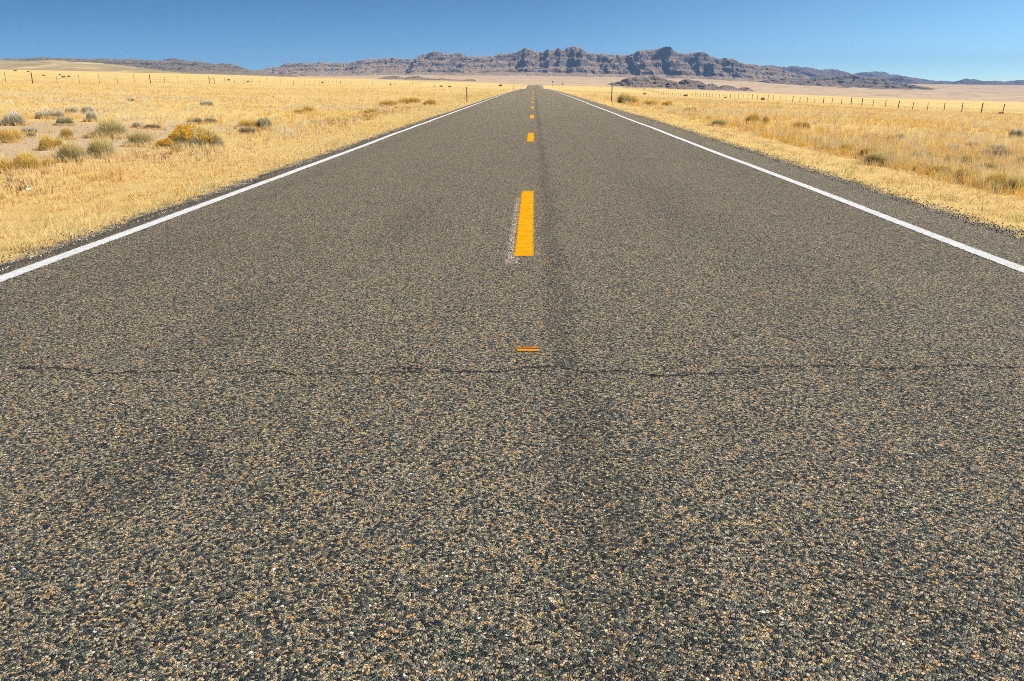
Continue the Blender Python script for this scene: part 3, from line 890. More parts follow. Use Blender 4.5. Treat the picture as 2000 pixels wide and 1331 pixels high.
# loose chips shed along both pavement edges
def chips(n, side):
    Y = rng.uniform(0, 1, n) ** 1.6 * 34 + 1.0
    off = np.abs(rng.normal(0, .22, n)) - .06
    X = np.where(side < 0, -3.95 - off, 4.32 + off * 1.2)
    Z = np.maximum(ground_z(X, Y), np.where(np.abs(X - .18) < 4.1, 0, -9)) + .002
    base = np.array([[1, 0, 0], [0, 1, 0], [-1, 0, 0], [0, -1, 0], [0, 0, 1], [0, 0, -.6]], float)
    s = rng.uniform(.004, .011, (n, 1, 1)) * rng.uniform(.6, 1.3, (n, 1, 3))
    a = rng.uniform(0, 6.28, n)
    b = base[None] * s + rng.normal(0, .001, (n, 6, 3))
    x = b[..., 0] * np.cos(a)[:, None] - b[..., 1] * np.sin(a)[:, None]
    y = b[..., 0] * np.sin(a)[:, None] + b[..., 1] * np.cos(a)[:, None]
    Vv = np.stack([x + X[:, None], y + Y[:, None], b[..., 2] + Z[:, None]], -1)
    Fq = np.array([[0, 1, 4], [1, 2, 4], [2, 3, 4], [3, 0, 4], [1, 0, 5], [2, 1, 5], [3, 2, 5], [0, 3, 5]])
    pal = np.array([[.07, .07, .075], [.13, .13, .12], [.22, .19, .15], [.40, .33, .24], [.52, .47, .40]])
    c = pick(pal, n, .2)
    return Vv.reshape(-1, 3), (np.arange(n)[:, None, None] * 6 + Fq[None]).reshape(-1, 3), np.repeat(c, 6, 0)


V, F, C = join([chips(9000, np.full(9000, -1)), chips(11000, np.full(11000, 1))])
tag(mesh_np("gravel", V, F, M_STONE, col=C), "loose grey and tan chips spilled along the pavement edges", "gravel", kind="stuff")


# ------------------------------------------------------------------ shrubs
def needle_mesh(name, P0, P1, w, c0, c1):
    """thin upright leaves from P0 to P1"""
    n = len(P0)
    d = P1 - P0
    side = np.cross(d, rng.normal(0, 1, (n, 3)))
    side /= np.linalg.norm(side, axis=1, keepdims=True) + 1e-9
    side *= np.asarray(w).reshape(-1, 1) * .5
    mid = P0 + d * .55
    V = np.stack([P0 - side * .5, P0 + side * .5, mid + side, P1, mid - side], 1)
    F = (np.arange(n)[:, None, None] * 5 + np.array([[0, 1, 2], [0, 2, 4], [4, 2, 3]])[None]).reshape(-1, 3)
    C = np.repeat(c0[:, None, :], 5, 1).copy()
    C[:, 3] = c1; C[:, 2] = (c0 + c1) / 2; C[:, 4] = (c0 + c1) / 2
    me_o = mesh_np(name, V.reshape(-1, 3), F, M_LEAF, col=C.reshape(-1, 3))
    return me_o


def make_shrub(name, R, H, n_leaf, leaf_pal, tip_pal, flower_pal=None, n_flower=0, n_stem=60, stem_col=(.20, .14, .09), leafw=.006, leafl=.09,
               lobes=1, seed=0, skirt=.0):
    """rounded desert shrub: woody fan of stems, brushy leaves in clumps, flower heads on top"""
    global rng
    rng = np.random.default_rng(seed)
    root = link(name, None)
    # stem ends over an uneven dome made of several lobes
    cs = [(0.0, 0.0, 1.0)] if lobes == 1 else [(rng.uniform(-.5, .5) * R, rng.uniform(-.4, .4) * R, rng.uniform(.6, .95)) for _ in range(lobes)]
    cs = np.array(cs)
    def dome(n, lo=.55):
        li = rng.integers(0, len(cs), n)
        az = rng.uniform(0, 2 * np.pi, n)
        el = np.arcsin(rng.uniform(.05 - skirt, 1, n))
        lump = .80 + .36 * fbm(np.cos(az) * 2.4 + li * 5 + 9, np.sin(az) * 2.4 + el * 2.5 + 4, seed + 5, 3)
        rr = rng.uniform(lo, 1.0, n) ** .6 * lump
        sx = cs[li, 2]
        k = 1.0 if lobes == 1 else .62
        P = np.stack([cs[li, 0] + np.cos(az) * np.cos(el) * rr * R * sx * k, cs[li, 1] + np.sin(az) * np.cos(el) * rr * R * sx * k,
                      .03 + np.abs(np.sin(el)) * rr * H * sx * (1 if lobes == 1 else 1.05)], -1)
        return P, li
    E, li = dome(n_stem, .7)
    B = np.stack([cs[li, 0] * .55 + rng.normal(0, R * .06, n_stem), cs[li, 1] * .55 + rng.normal(0, R * .06, n_stem), np.full(n_stem, -.03)], -1)
    # stems: tapering three-sided rods bent outwards
    Vs, Fs = [], []
    for i in range(n_stem):
        b, e = B[i], E[i]
        m1 = b * .55 + e * .45 + np.array([0, 0, H * .10])
        pts = [b, m1, e]; rads = [.008, .005, .0018]
        if R < .25: rads = [r * .6 for r in rads]
        o = len(Vs) * 3
        for p_, r_ in zip(pts, rads):
            for q in range(3):
                a = q * 2.094
                Vs.append(p_ + np.array([math.cos(a) * r_, math.sin(a) * r_, 0]))
        o = i * 9
        for s_ in range(2):
            for q in range(3):
                q2 = (q + 1) % 3
                Fs.append([o + s_ * 3 + q, o + s_ * 3 + q2, o + s_ * 3 + 3 + q2, o + s_ * 3 + 3 + q])
    st = mesh_np("stems", np.array(Vs), np.array(Fs), M_LEAF, col=np.repeat(np.array([stem_col]), len(Vs), 0) * rng.uniform(.7, 1.3, (len(Vs), 1)))
    st.parent = root
    P, li = dome(n_leaf, .25)
    cen = np.stack([cs[li, 0] * .6, cs[li, 1] * .6, np.full(n_leaf, -H * .25)], -1)
    d = P - cen
    d /= np.linalg.norm(d, axis=1, keepdims=True)
    d += rng.normal(0, .28, d.shape); d[:, 2] = np.abs(d[:, 2]) + .25
    d /= np.linalg.norm(d, axis=1, keepdims=True)
    L = leafl * rng.uniform(.6, 1.4, (n_leaf, 1))
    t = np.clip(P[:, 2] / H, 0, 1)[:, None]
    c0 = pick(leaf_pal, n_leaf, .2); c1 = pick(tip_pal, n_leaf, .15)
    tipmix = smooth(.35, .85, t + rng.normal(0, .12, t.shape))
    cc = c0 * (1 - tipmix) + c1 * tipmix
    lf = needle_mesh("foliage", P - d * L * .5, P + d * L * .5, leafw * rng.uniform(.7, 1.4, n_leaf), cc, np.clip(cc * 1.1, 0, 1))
    lf.parent = root
    if n_flower:
        P, li = dome(n_flower * 3, .90)
        lump = fbm(P[:, 0] * 4 / R + 3, P[:, 1] * 4 / R, seed + 15, 3)
        k = (P[:, 2] > H * .42) & (lump > .44)
        P = P[k][:n_flower]
        nf = len(P)
        per = 12
        C0 = np.repeat(P, per, 0) + rng.normal(0, .016, (nf * per, 3))
        up = rng.normal(0, .5, (nf * per, 3)); up[:, 2] = 1
        up /= np.linalg.norm(up, axis=1, keepdims=True)
        cf = np.repeat(pick(flower_pal, nf, .12), per, 0) * rng.uniform(.85, 1.1, (nf * per, 1))
        fl = needle_mesh("flowers", C0, C0 + up * .026, np.full(nf * per, .012), cf, cf)
        fl.parent = root
    return root


def kids(o):
    return [c for c in scene.collection.objects if c.parent == o]


def copy_tree(o):
    c = o.copy(); scene.collection.objects.link(c)
    for ch in kids(o):
        d = ch.copy(); scene.collection.objects.link(d); d.parent = c
    return c


def ground_hit(px, py, ymax=900.0):
    """where the pixel's ray first meets the ground"""
    Y = np.geomspace(2.0, ymax, 2400)
    p = at(np.full_like(Y, px), np.full_like(Y, py), Y)
    dz = p[:, 2] - ground_z(p[:, 0], Y)
    i = np.argmax(dz < 0) if (dz < 0).any() else len(Y) - 1
    return p[i, 0], Y[i]


GOLD = np.array([[.76, .55, .17], [.80, .60, .22], [.70, .49, .14]])
OLIVE = np.array([[.52, .45, .23], [.60, .52, .28], [.40, .36, .18]])
OLIVET = np.array([[.76, .62, .27], [.82, .67, .32], [.68, .55, .23]])
GREY = np.array([[.50, .46, .34], [.58, .53, .40], [.36, .33, .24]])
GREYT = np.array([[.76, .69, .54], [.82, .74, .58], [.68, .62, .48]])
FLW = np.array([[.90, .54, .02], [.92, .60, .04], [.86, .48, .02], [.80, .56, .08]])
BROWN = np.array([[.24, .18, .12], [.32, .25, .16], [.18, .14, .10]])

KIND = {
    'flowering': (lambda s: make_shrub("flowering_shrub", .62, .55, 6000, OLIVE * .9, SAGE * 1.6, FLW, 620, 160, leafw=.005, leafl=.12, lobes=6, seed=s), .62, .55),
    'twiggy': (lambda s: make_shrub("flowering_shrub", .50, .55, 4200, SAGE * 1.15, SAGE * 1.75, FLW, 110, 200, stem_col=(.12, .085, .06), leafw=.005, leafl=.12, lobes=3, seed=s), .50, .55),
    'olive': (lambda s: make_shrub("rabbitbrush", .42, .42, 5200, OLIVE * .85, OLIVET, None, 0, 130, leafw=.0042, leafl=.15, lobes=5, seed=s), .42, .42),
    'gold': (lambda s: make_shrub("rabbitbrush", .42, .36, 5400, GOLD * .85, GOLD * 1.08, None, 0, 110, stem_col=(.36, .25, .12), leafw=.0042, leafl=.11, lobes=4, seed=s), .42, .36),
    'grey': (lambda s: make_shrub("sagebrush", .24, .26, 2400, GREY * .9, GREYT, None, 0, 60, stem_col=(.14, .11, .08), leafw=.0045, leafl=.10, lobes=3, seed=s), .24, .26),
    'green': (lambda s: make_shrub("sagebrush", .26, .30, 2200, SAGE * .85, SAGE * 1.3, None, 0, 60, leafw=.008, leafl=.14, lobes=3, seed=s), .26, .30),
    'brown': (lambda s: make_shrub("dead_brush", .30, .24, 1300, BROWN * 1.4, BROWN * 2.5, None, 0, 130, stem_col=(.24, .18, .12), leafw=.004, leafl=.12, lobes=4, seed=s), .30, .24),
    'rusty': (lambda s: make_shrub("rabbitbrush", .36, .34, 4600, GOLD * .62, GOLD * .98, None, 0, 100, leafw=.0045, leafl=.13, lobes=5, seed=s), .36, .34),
}
protos = {}
skirts = []
pcount = {}
GROUPS = {'flowering': "yellow flowering shrubs", 'twiggy': "yellow flowering shrubs", 'olive': "olive rabbitbrush clumps", 'gold': "golden rabbitbrush domes", 'grey': "grey sagebrush clumps",
          'green': "dark green sagebrush clumps", 'brown': "dead brown brush", 'rusty': "rusty yellow rabbitbrush"}
CATS = {'flowering': "shrub", 'twiggy': "shrub", 'olive': "shrub", 'gold': "shrub", 'grey': "shrub", 'green': "shrub", 'brown': "dead shrub", 'rusty': "shrub"}


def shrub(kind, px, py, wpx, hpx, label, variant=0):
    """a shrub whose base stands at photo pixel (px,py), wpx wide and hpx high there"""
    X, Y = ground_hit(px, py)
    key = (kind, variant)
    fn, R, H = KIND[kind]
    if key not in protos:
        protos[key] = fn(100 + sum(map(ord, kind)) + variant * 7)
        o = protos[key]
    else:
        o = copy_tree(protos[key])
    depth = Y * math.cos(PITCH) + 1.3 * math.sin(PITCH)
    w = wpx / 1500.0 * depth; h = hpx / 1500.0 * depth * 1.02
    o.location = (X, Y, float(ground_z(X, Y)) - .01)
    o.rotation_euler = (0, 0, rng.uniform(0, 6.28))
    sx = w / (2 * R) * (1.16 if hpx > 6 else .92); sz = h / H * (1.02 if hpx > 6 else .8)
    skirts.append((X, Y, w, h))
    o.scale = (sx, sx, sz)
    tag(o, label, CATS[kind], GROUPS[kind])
    return o


S = shrub
# near left
S('flowering', 368, 287, 100, 42, "wide golden flowering shrub, left half of the brightest yellow clump by the road", 0)
S('twiggy', 406, 294, 68, 40, "grey green shrub with yellow tops and twiggy base, right end of the brightest clump", 1)
S('flowering', 322, 291, 40, 20, "small orange yellow flower tuft at the left toe of the brightest clump", 0)
S('olive', 208, 309, 66, 40, "dark olive bush with gold tips between the gold dome and the flowering clump", 0)
S('olive', 222, 269, 76, 36, "broad green bush with yellowed crown standing behind the dark olive bush", 1)
S('olive', 140, 315, 62, 38, "thin straggly grey olive brush beside the bare gravelly patch", 2)
S('gold', 34, 338, 84, 36, "big golden brown dome shaped bush at the left edge nearest the road", 0)
S('gold', 96, 326, 34, 18, "small yellow cushion bush touching the big golden dome", 1)
S('gold', 106, 292, 46, 26, "orange tinted cushion bush on the far rim of the bare soil", 0)
S('gold', 22, 278, 44, 26, "yellowish cushion bush with dark base at the left edge behind the bare soil", 1)
S('rusty', 136, 272, 28, 22, "brownish yellow tuft between the orange cushion and the broad green bush", 0)
S('olive', 283, 286, 58, 30, "pale sparse olive brush just left of the yellow flower tuft", 0)
S('green', 519, 253, 30, 20, "lone dark green sage bush in open straw grass left of the road")
S('brown', 485, 262, 60, 14, "flat dry brush with faint orange tips next to the lone dark green bush", 0)
S('gold', 487, 252, 40, 18, "straw coloured cushion behind the lone dark green bush", 1)
S('grey', 111, 233, 26, 18, "grey sage clump casting a dark shadow, middle of the grey row")
S('grey', 140, 223, 20, 14, "small dark grey sage clump behind the middle of the grey row")
S('grey', 179, 238, 20, 20, "pale silvery ball of sage at the right end of the grey row")
S('grey', 84, 232, 30, 14, "faded grey sage clump left of the middle of the grey row")
S('grey', 172, 222, 22, 14, "grey sage clump behind the pale silvery ball")
S('green', 128, 245, 30, 14, "low dark sprawling brush on the bare rise in front of the grey row")
S('grey', 268, 250, 18, 12, "bluish grey clump behind the broad green bush")
S('brown', 296, 252, 40, 10, "low dry brush patch on pale soil right of the bluish grey clump", 0)
S('brown', 380, 243, 30, 13, "dead brush patch above the flowering clump, the left one", 1)
S('brown', 410, 242, 32, 12, "dead brush patch above the flowering clump, the right one", 0)
S('grey', 405, 207, 26, 9, "grey sage on the mid left plain with a pale neighbour")
S('green', 256, 198, 18, 6, "small dark sage far out left of the mid plain")
S('grey', 28, 245, 46, 24, "tangled pale sage at the left edge above the cushion bush")
S('grey', 60, 262, 26, 14, "small grey tuft among stones on the bare soil")
S('brown', 62, 268, 20, 9, "dark twiggy tuft on the bare soil beside the small grey tuft", 1)
# left middle distance, yellowish brush
S('gold', 606, 219, 34, 11, "faint gold clump in the left field, nearer of a pair", 0)
S('gold', 585, 222, 26, 9, "orange straw clump beside the faint gold clump", 1)
S('gold', 722, 222, 30, 9, "gold tuft in the left field level with the near marker post's base", 0)
S('gold', 800, 203, 44, 12, "wide gold brush swath centre left, close to the left marker post", 1)
S('gold', 835, 206, 36, 11, "gold brush between the wide swath and the left marker post", 0)
S('gold', 760, 207, 40, 11, "gold brush at the left end of the wide swath", 1)
# far left dots
for (px, py, w, h, lab) in ((85, 149, 5, 3.5, "round dark dot of brush beyond the fence, right of the second post from the left"),
                            (117, 147, 6, 2.5, "tiny dark dot of brush just above the double clump beyond the left fence"),
                            (125, 152, 10, 4, "larger left half of the double dark clump beyond the left fence"),
                            (134, 151, 8, 3.5, "smaller right half of the double dark clump beyond the left fence"),
                            (56, 140.8, 7, 2.5, "small dark brush high on the plain right of the first fence post"),
                            (31, 139.5, 9, 3, "dark brush strip high on the plain at the far left"),
                            (447, 157.5, 8, 3, "small dark brush right of the braced fence posts"),
                            (485, 161, 8, 3, "small dark brush farther right of the braced fence posts"),
                            (630, 162.5, 6, 3, "dark dot of brush left of the tall fence post in mid left"),
                            (763, 166.5, 4, 3.5, "round dark dot of brush alone in the grass left of the left marker post"),
                            (849, 169.5, 5, 2.5, "first dark dot in the line of brush leading to the left marker post"),
                            (862, 170, 9, 3, "second and longest dark clump in the line of brush leading to the left marker post"),
                            (879, 170.5, 9, 3, "third dark clump in the line of brush, nearest left of the left marker post"),
                            (978, 169, 9, 4, "dark green brush at the left road edge far ahead")):
    S('green', px, py, w, h, lab)
# right
S('olive', 1222, 203, 34, 20, "tall grey olive bush right of the right marker post", 0)
S('gold', 1241, 204, 24, 15, "gold bush touching the tall grey olive bush", 0)
S('green', 1259, 185, 8, 4, "small dark shrub out in the right field beyond the gold bush")
S('green', 1339, 188.5, 10, 4, "flat dark shrub in the right field halfway to the fence")
S('green', 1417, 192, 6, 3, "tiny dark shrub near the right fence, the one left of the large one")
S('green', 1490, 195.5, 10, 5, "large dark shrub at the foot of the right fence")
S('green', 1955, 223, 12, 5, "grey green shrub beneath the right fence's last posts")
S('gold', 1270, 209, 30, 13, "wispy gold bush near the right shoulder, second past the marker post", 1)
S('gold', 1300, 207, 22, 9, "small orange gold bush beyond the wispy gold bush", 0)
S('rusty', 1340, 219, 16, 9, "little rusty bush in right field, left of a pair")
S('rusty', 1356, 219, 16, 10, "little rusty bush in right field, right of a pair")
S('rusty', 1465, 243, 34, 20, "rusty gold bush standing in tall straw grass right of the road, wider one")
S('rusty', 1492, 243, 20, 16, "narrow rusty bush next to the wider rusty gold bush")
S('olive', 1405, 248, 34, 16, "olive gold brush at the edge of the right verge", 1)
S('rusty', 1385, 235, 14, 8, "small rusty tuft behind the olive gold brush on the right verge")
S('rusty', 1560, 252, 34, 14, "low rusty brush clump uphill of the dark olive pair on the right", 1)
S('rusty', 1655, 300, 36, 20, "faded rusty brush left of the dark olive pair", 0)
S('rusty', 1690, 311, 34, 24, "left bush of the dark olive pair by the right verge", 1)
S('olive', 1712, 324, 46, 28, "largest and darkest olive bush of the pair by the right verge", 1)
S('olive', 1738, 313, 30, 20, "olive bush tucked behind the right side of the darkest bush", 2)
S('rusty', 1800, 314, 44, 20, "gold topped brush behind and right of the dark olive pair", 0)
S('rusty', 1852, 322, 40, 20, "second gold topped brush in the right hand thicket", 1)
S('gold', 1896, 322, 48, 22, "broad mustard dome, tallest in the right hand thicket", 0)
S('olive', 1930, 333, 38, 18, "green gold clump just below the mustard dome", 1)
S('brown', 1945, 310, 60, 20, "dark dead brush tangle right of the mustard dome", 0)
S('brown', 1990, 326, 40, 20, "dark dead brush tangle at the right edge of the frame", 1)
S('rusty', 1800, 336, 40, 18, "yellow brush in the front row of the right hand thicket, left end", 1)
S('rusty', 1838, 345, 44, 22, "yellow brush in the front row of the thicket, second from left", 0)
S('rusty', 1885, 356, 50, 28, "leafy yellow olive brush, middle of the thicket's front row", 1)
S('rusty', 1935, 368, 52, 30, "leafy yellow olive brush right of the front row's middle", 0)
S('olive', 1990, 378, 56, 34, "dark olive bush at the right frame edge, nearest of the thicket", 0)
S('brown', 1700, 275, 44, 14, "faint brown brush line far behind the dark olive pair", 0)
S('brown', 1745, 276, 36, 14, "faint brown brush right of the faint brown line", 1)
S('grey', 1985, 270, 22, 18, "silver grey ball of sage at the right frame edge")
S('grey', 1948, 298, 26, 16, "silver sage in front of the dead brush tangle")
S('grey', 1900, 290, 24, 14, "pale sage behind the mustard dome")
S('grey', 1860, 296, 24, 14, "pale sage behind the second gold topped brush")

parts = []
rng = np.random.default_rng(77)
for (X0, Y0, w, h) in skirts:
    if Y0 > 60: continue
    n = int(np.clip(60 * w / .6, 14, 130))
    a = rng.uniform(0, 2 * np.pi, n)
    a = np.where(rng.uniform(0, 1, n) < .7, np.pi + np.abs(a - np.pi) % np.pi, a)
    rr_ = w * rng.uniform(.32, .75, n)
    X = X0 + np.cos(a) * rr_; Y = Y0 + np.sin(a) * rr_ * .8
    hh = min(.30, max(.08, h * .55))
    parts.append(tufts(X, Y, 16 if Y0 < 30 else 9, hh * .5, hh, .05, .004 if Y0 < 20 else .007, STRAW, 2, .5))
n = 2600
Y = rng.uniform(7.5, 24, n); X = 6.4 + (rng.uniform(0, 1, n) ** 1.2) * (Y * .42)
k = fbm(X * .55, Y * .4, 213, 3) > .44
X, Y = X[k], Y[k]
c_ = rng.uniform(0, 1, len(X))
for lo, hi, pal in ((0, .70, GOLD * np.array([1.04, .96, .75])), (.70, .86, OLIVET), (.86, .93, OLIVE), (.93, 1, BROWN * 1.6)):
    m_ = (c_ >= lo) & (c_ < hi)
    parts.append(tufts(X[m_], Y[m_], 22, .10, .30, .09, .005, pal, 2, .4))
# sparse grey and brown seedlings on the bare soil at the left
n = 1500
X = rng.uniform(-21, -7.5, n); Y = rng.uniform(10, 30, n)
k = (bare_mask(X, Y) > .3) & (fbm(X, Y, 219, 3) > .42)
X, Y = X[k], Y[k]
c_ = rng.uniform(0, 1, len(X))
for lo, hi, pal in ((0, .4, GREY), (.4, .6, BROWN * 1.4), (.6, 1, STRAW)):
    m_ = (c_ >= lo) & (c_ < hi)
    parts.append(tufts(X[m_], Y[m_], 14, .04, .13, .06, .005, pal, 2, .8))
V, F, C = join(parts)
tag(mesh_np("brush_undergrowth", V, F, M_GRASS, col=C), "straw and olive undergrowth filling the gaps among the roadside shrubs", "undergrowth", kind="stuff")

# ------------------------------------------------------------------ fences
def rod_verts(p0, p1, r0, r1, n=7, off=0.0):
    p0 = np.array(p0, float); p1 = np.array(p1, float)
    ring = [np.array([math.cos(a), math.sin(a), 0]) for a in np.linspace(0, 2 * math.pi, n, endpoint=False) + off]
    V = [p0 + q * r0 for q in ring] + [p1 + q * r1 for q in ring]
    F = [[i, (i + 1) % n, n + (i + 1) % n, n + i] for i in range(n)]
    return V, F


def post_mesh(name, r, h, mat, parent, knob=True, n=7):
    """a round post with a slightly chamfered, uneven top"""
    V, F4 = rod_verts((0, 0, -.15), (0, 0, h * .97), r * 1.05, r * .95, n)
    b = len(V)
    V += [np.array([math.cos(a) * r * .7, math.sin(a) * r * .7, h + .01 * math.cos(a)]) for a in np.linspace(0, 2 * math.pi, n, endpoint=False)]
    F4 += [[n + i, n + (i + 1) % n, b + (i + 1) % n, b + i] for i in range(n)]
    c = len(V); V.append(np.array([0, 0, h + .005]))
    tri = [[b + i, b + (i + 1) % n, c, c] for i in range(n)]
    me = bpy.data.meshes.new(name)
    me.from_pydata([tuple(q) for q in V], [], [tuple(f) for f in F4] + [tuple(f[:3]) for f in tri])
    return link(name, me, mat, parent)


def tpost_mesh(name, h, mat, parent):
    """steel T post"""
    V, F = [], []
    def box(x0, x1, y0, y1, z0, z1):
        o = len(V)
        for z in (z0, z1):
            V.extend([(x0, y0, z), (x1, y0, z), (x1, y1, z), (x0, y1, z)])
        F.extend([(o, o + 1, o + 5, o + 4), (o + 1, o + 2, o + 6, o + 5), (o + 2, o + 3, o + 7, o + 6), (o + 3, o, o + 4, o + 7), (o + 4, o + 5, o + 6, o + 7), (o + 3, o + 2, o + 1, o)])
    box(-.022, .022, -.003, .003, -.15, h)
    box(-.003, .003, .003, .030, -.15, h - .002)
    for k in range(8):
        box(-.006, .006, -.008, -.003, .25 + k * .12, .27 + k * .12)
    me = bpy.data.meshes.new(name); me.from_pydata(V, [], F)
    return link(name, me, mat, parent)


def fence(x, D, woods, label, wood_r, h, brace=None, thick=()):
    root = link("wire_fence", None)
    root.location = (x, D[0], float(ground_z(x, D[0])))
    rx, ry, rz = root.location
    tag(root, label, "fence", "roadside wire fences")
    pw = ps = None
    rr = random.Random(int(abs(x)) + len(D))
    tops = []
    for i, d in enumerate(D):
        wood = i in woods
        xx = x + rr.uniform(-.06, .06)
        z = float(ground_z(xx, d))
        if wood:
            if pw is None: pw = post_mesh("fence_post", wood_r, h, M_WOOD, root); o = pw
            else: o = pw.copy(); scene.collection.objects.link(o)
        else:
            if ps is None: ps = tpost_mesh("fence_post", h * .93, M_STEEL, root); o = ps
            else: o = ps.copy(); scene.collection.objects.link(o)
        o.parent = root
        o.location = (xx - rx, d - ry, z - rz)
        o.rotation_euler = (rr.uniform(-.05, .05), rr.uniform(-.06, .06), rr.uniform(0, .6))
        s = rr.uniform(.92, 1.06) * (1.45 if i in thick else 1.0)
        o.scale = (s, s, min(s, 1.12) * rr.uniform(.9, 1.08))
        tops.append((xx - rx, d - ry, z - rz))
    if brace is not None:
        z = tops[brace][2] + h * .72
        V, F = rod_verts((0, 0, 0), (0, 0, 1), .05, .05, 6)
        a = np.array(tops[brace]); b = np.array(tops[brace + 1])
        V = [np.array([q[0], 0, 0]) * 0 + a + (b - a) * q[2] + np.array([q[0], 0, q[1] + h * .70]) for q in V]
        me = bpy.data.meshes.new("brace_rail"); me.from_pydata([tuple(q) for q in V], [], [tuple(f) for f in F])
        link("brace_rail", me, M_WOOD, root)
    for k, fz in enumerate((.28, .50, .72, .92)):
        V, F = [], []
        for i, t in enumerate(tops):
            for q in range(3):
                a = q * 2.094
                V.append((t[0] + .03 + math.cos(a) * .005, t[1], t[2] + h * fz + math.sin(a) * .005))
            if i:
                # sag point halfway is left to tension: strands run post to post
                o = (i - 1) * 3
                for q in range(3):
                    F.append((o + q, o + (q + 1) % 3, o + 3 + (q + 1) % 3, o + 3 + q))
        me = bpy.data.meshes.new("wire"); me.from_pydata(V, [], F)
        link("wire", me, M_WIRE, root)
    return root


DL = [92 + 5.03 * i for i in range(11)] + [150.5, 153.0] + [158.5 + 5.03 * i for i in range(74)]
fence(-61, DL, {1, 7, 11, 12, 22, 32, 42, 52, 62}, "long thin wire fence crossing the left plain with a braced pair of posts", .062, 1.28, brace=11)
DR = [95.8 + 5.03 * i for i in range(92)]
fence(61, DR, set(range(92)), "wire fence with crooked dark wooden posts running down the right plain", .050, 1.26, thick={0, 1, 3, 8, 11, 12, 15, 19, 23, 26, 31, 34, 38, 42, 47, 52, 57, 63, 70, 78})


# ------------------------------------------------------------------ roadside marker posts and signs
def box_mesh(name, dims, mat, parent, loc=(0, 0, 0), rot=(0, 0, 0), bev=.003):
    import bmesh
    bm = bmesh.new()
    bmesh.ops.create_cube(bm, size=1.0)
    for v_ in bm.verts:
        v_.co = Vector((v_.co.x * dims[0], v_.co.y * dims[1], v_.co.z * dims[2]))
    bmesh.ops.bevel(bm, geom=bm.edges[:], offset=min(bev, min(dims) * .3), segments=1, affect='EDGES')
    me = bpy.data.meshes.new(name); bm.to_mesh(me); bm.free()
    o = link(name, me, mat, parent)
    o.location = loc; o.rotation_euler = rot
    return o


def channel_mesh(name, h, mat, parent, w=.075, d=.03, t=.006):
    """U channel post"""
    prof = [(-w / 2, d), (-w / 2 + t, d), (-w / 2 + t * 2.5, t), (w / 2 - t * 2.5, t), (w / 2 - t, d), (w / 2, d), (w / 2 - t, 0), (-w / 2 + t, 0)]
    n = len(prof)
    V = [(x, y - d / 2, z) for z in (-.2, h) for x, y in prof]
    F = [(i, (i + 1) % n, n + (i + 1) % n, n + i) for i in range(n)]
    F.append(tuple(range(n, 2 * n)))
    me = bpy.data.meshes.new(name); me.from_pydata(V, [], F)
    return link(name, me, mat, parent)


def marker_post(px_x, Y, h, label, tilt=0.0):
    root = link("marker_post", None)
    root.location = (px_x, Y, float(ground_z(px_x, Y)))
    root.rotation_euler = (0, tilt, 0)
    channel_mesh("post", h, M_DELIN, root)
    r = box_mesh("reflector", (.055, .008, .085), M_DELIN, root, (0, -.021, h - .075))
    tag(root, label, "marker post", "delineator posts beside the road")
    return root


xl, yl = at(912, 192.5, 60)[:2]
marker_post(-5.0, 60.0, 1.08, "grey steel marker post on the left verge, nearest the camera on that side", .0)
marker_post(6.25, 65.0, 1.18, "grey steel marker post on the right verge, nearest the camera on that side", .01)
marker_post(-5.2, 207, 1.2, "tiny far marker post on the left verge where the road crests")
marker_post(6.4, 207, 1.2, "tiny far marker post on the right verge where the road crests")
marker_post(-5.3, 352, 1.2, "farthest speck of a marker post on the left of the road")


M_SIGNBACK = plain("sign_back_dark", (.10, .045, .035), .6, .3, .2, 4)
M_SIGNGREEN = plain("sign_green", (.03, .10, .07), .5, .4, .15, 3)
p = at(1079.6, 167.5, 430)
r_ = link("warning_sign", None)
r_.location = (p[0], 430, float(ground_z(p[0], 430)))
hs_ = float(at(1079.6, 158.5, 430)[2] - r_.location[2])
channel_mesh("post", hs_, M_DELIN, r_, w=.16, d=.06)
box_mesh("sign_panel", (.66, .02, .66), M_SIGNBACK, r_, (0, -.05, hs_ - .45), (0, math.pi / 4, 0))
tag(r_, "tiny dark diamond sign on a tall post beyond the road's crest", "road sign")
p = at(1099.2, 167.5, 470)
r_ = link("road_sign", None)
r_.location = (p[0], 470, float(ground_z(p[0], 470)))
hs_ = float(at(1099.2, 162.0, 470)[2] - r_.location[2])
for sx in (-.18, .18):
    o = channel_mesh("post", hs_, M_DELIN, r_, w=.09, d=.05); o.location = (sx, 0, 0)
box_mesh("sign_panel", (.52, .02, 1.0), M_SIGNGREEN, r_, (0, -.05, hs_ - .5))
tag(r_, "tiny upright green sign right of the dark diamond sign", "road sign")

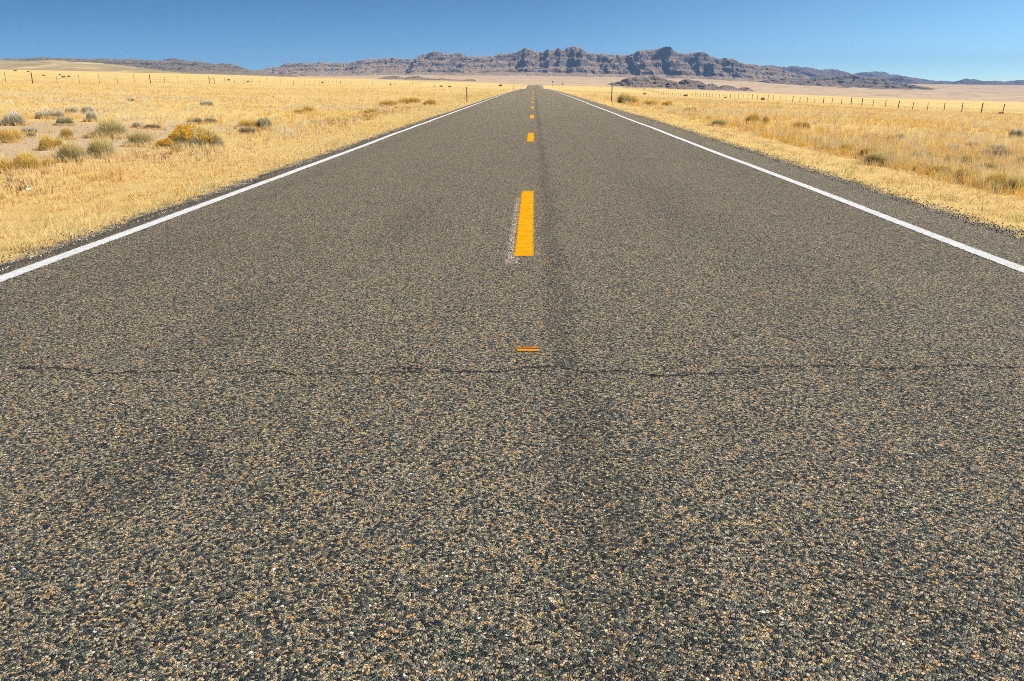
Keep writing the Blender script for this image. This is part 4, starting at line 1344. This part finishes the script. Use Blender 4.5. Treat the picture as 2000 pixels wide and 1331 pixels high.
# ------------------------------------------------------------------ raised tab on the centre line
M_TAB = plain("orange_plastic", (.80, .30, .02), .5, .4, .12, 60)
M_TABD = plain("dark_red_strip", (.22, .045, .01), .5, .4, .2, 60)
tx, ty = at(1030.5, 683.5, 1.0)[0:2]
dv = ray(1030.5, 684.0); kk = CAM_H / -dv[2]
tx, ty = float(dv[0] * kk), float(dv[1] * kk)
tab = link("lane_marker_tab", None)
tab.location = (tx, ty, .003)
tag(tab, "short orange plastic tab standing up from the road surface on the centre line", "road marker")
box_mesh("upright", (.112, .003, .008), M_TABD, tab, (0, .005, .004), bev=.0008)
box_mesh("base_flange", (.112, .028, .003), M_TAB, tab, (0, -.011, .0015), bev=.0006)
box_mesh("fold_ridge", (.112, .005, .004), M_TAB, tab, (0, .005, .0092), bev=.001)

# white scrap of litter in the left verge grass
X, Y = ground_hit(58, 381)
rng = np.random.default_rng(5)
g = np.stack(np.meshgrid(np.linspace(-1, 1, 7), np.linspace(-1, 1, 6)), -1).reshape(-1, 2)
cz = rng.uniform(0, .035, len(g))
lv = np.stack([g[:, 0] * .045 + rng.normal(0, .005, len(g)), g[:, 1] * .03 + rng.normal(0, .004, len(g)), cz + .06], -1)
lit = mesh_np("paper_scrap", lv, grid_faces(6, 7), plain("white_paper", (.82, .81, .80), .8, .1, .05, 20))
lit.location = (X, Y, float(ground_z(X, Y)))
tag(lit, "small crumpled white scrap of litter lying in the left verge grass", "litter")
sol = lit.modifiers.new("thickness", 'SOLIDIFY'); sol.thickness = .0015

# ------------------------------------------------------------------ haze
import bmesh
bm = bmesh.new()
bmesh.ops.create_cube(bm, size=1.0)
for v_ in bm.verts:
    v_.co = Vector((v_.co.x * 64000, v_.co.y * 23500 + 11200, (v_.co.z + .5) * 1150 - 470))
me = bpy.data.meshes.new("haze"); bm.to_mesh(me); bm.free()
hm = bpy.data.materials.new("haze_air"); hm.use_nodes = True
ht = hm.node_tree
for n in list(ht.nodes): ht.nodes.remove(n)
ho = ht.nodes.new("ShaderNodeOutputMaterial"); hv = ht.nodes.new("ShaderNodeVolumePrincipled")
hv.inputs['Color'].default_value = (.37, .60, 1.0, 1)
hv.inputs['Density'].default_value = 3.6e-5
hv.inputs['Anisotropy'].default_value = 0.0
ht.links.new(hv.outputs[0], ho.inputs['Volume'])
hz = link("haze", me, hm)
tag(hz, "thin blue haze filling the valley air towards the mountains", "haze", kind="stuff")
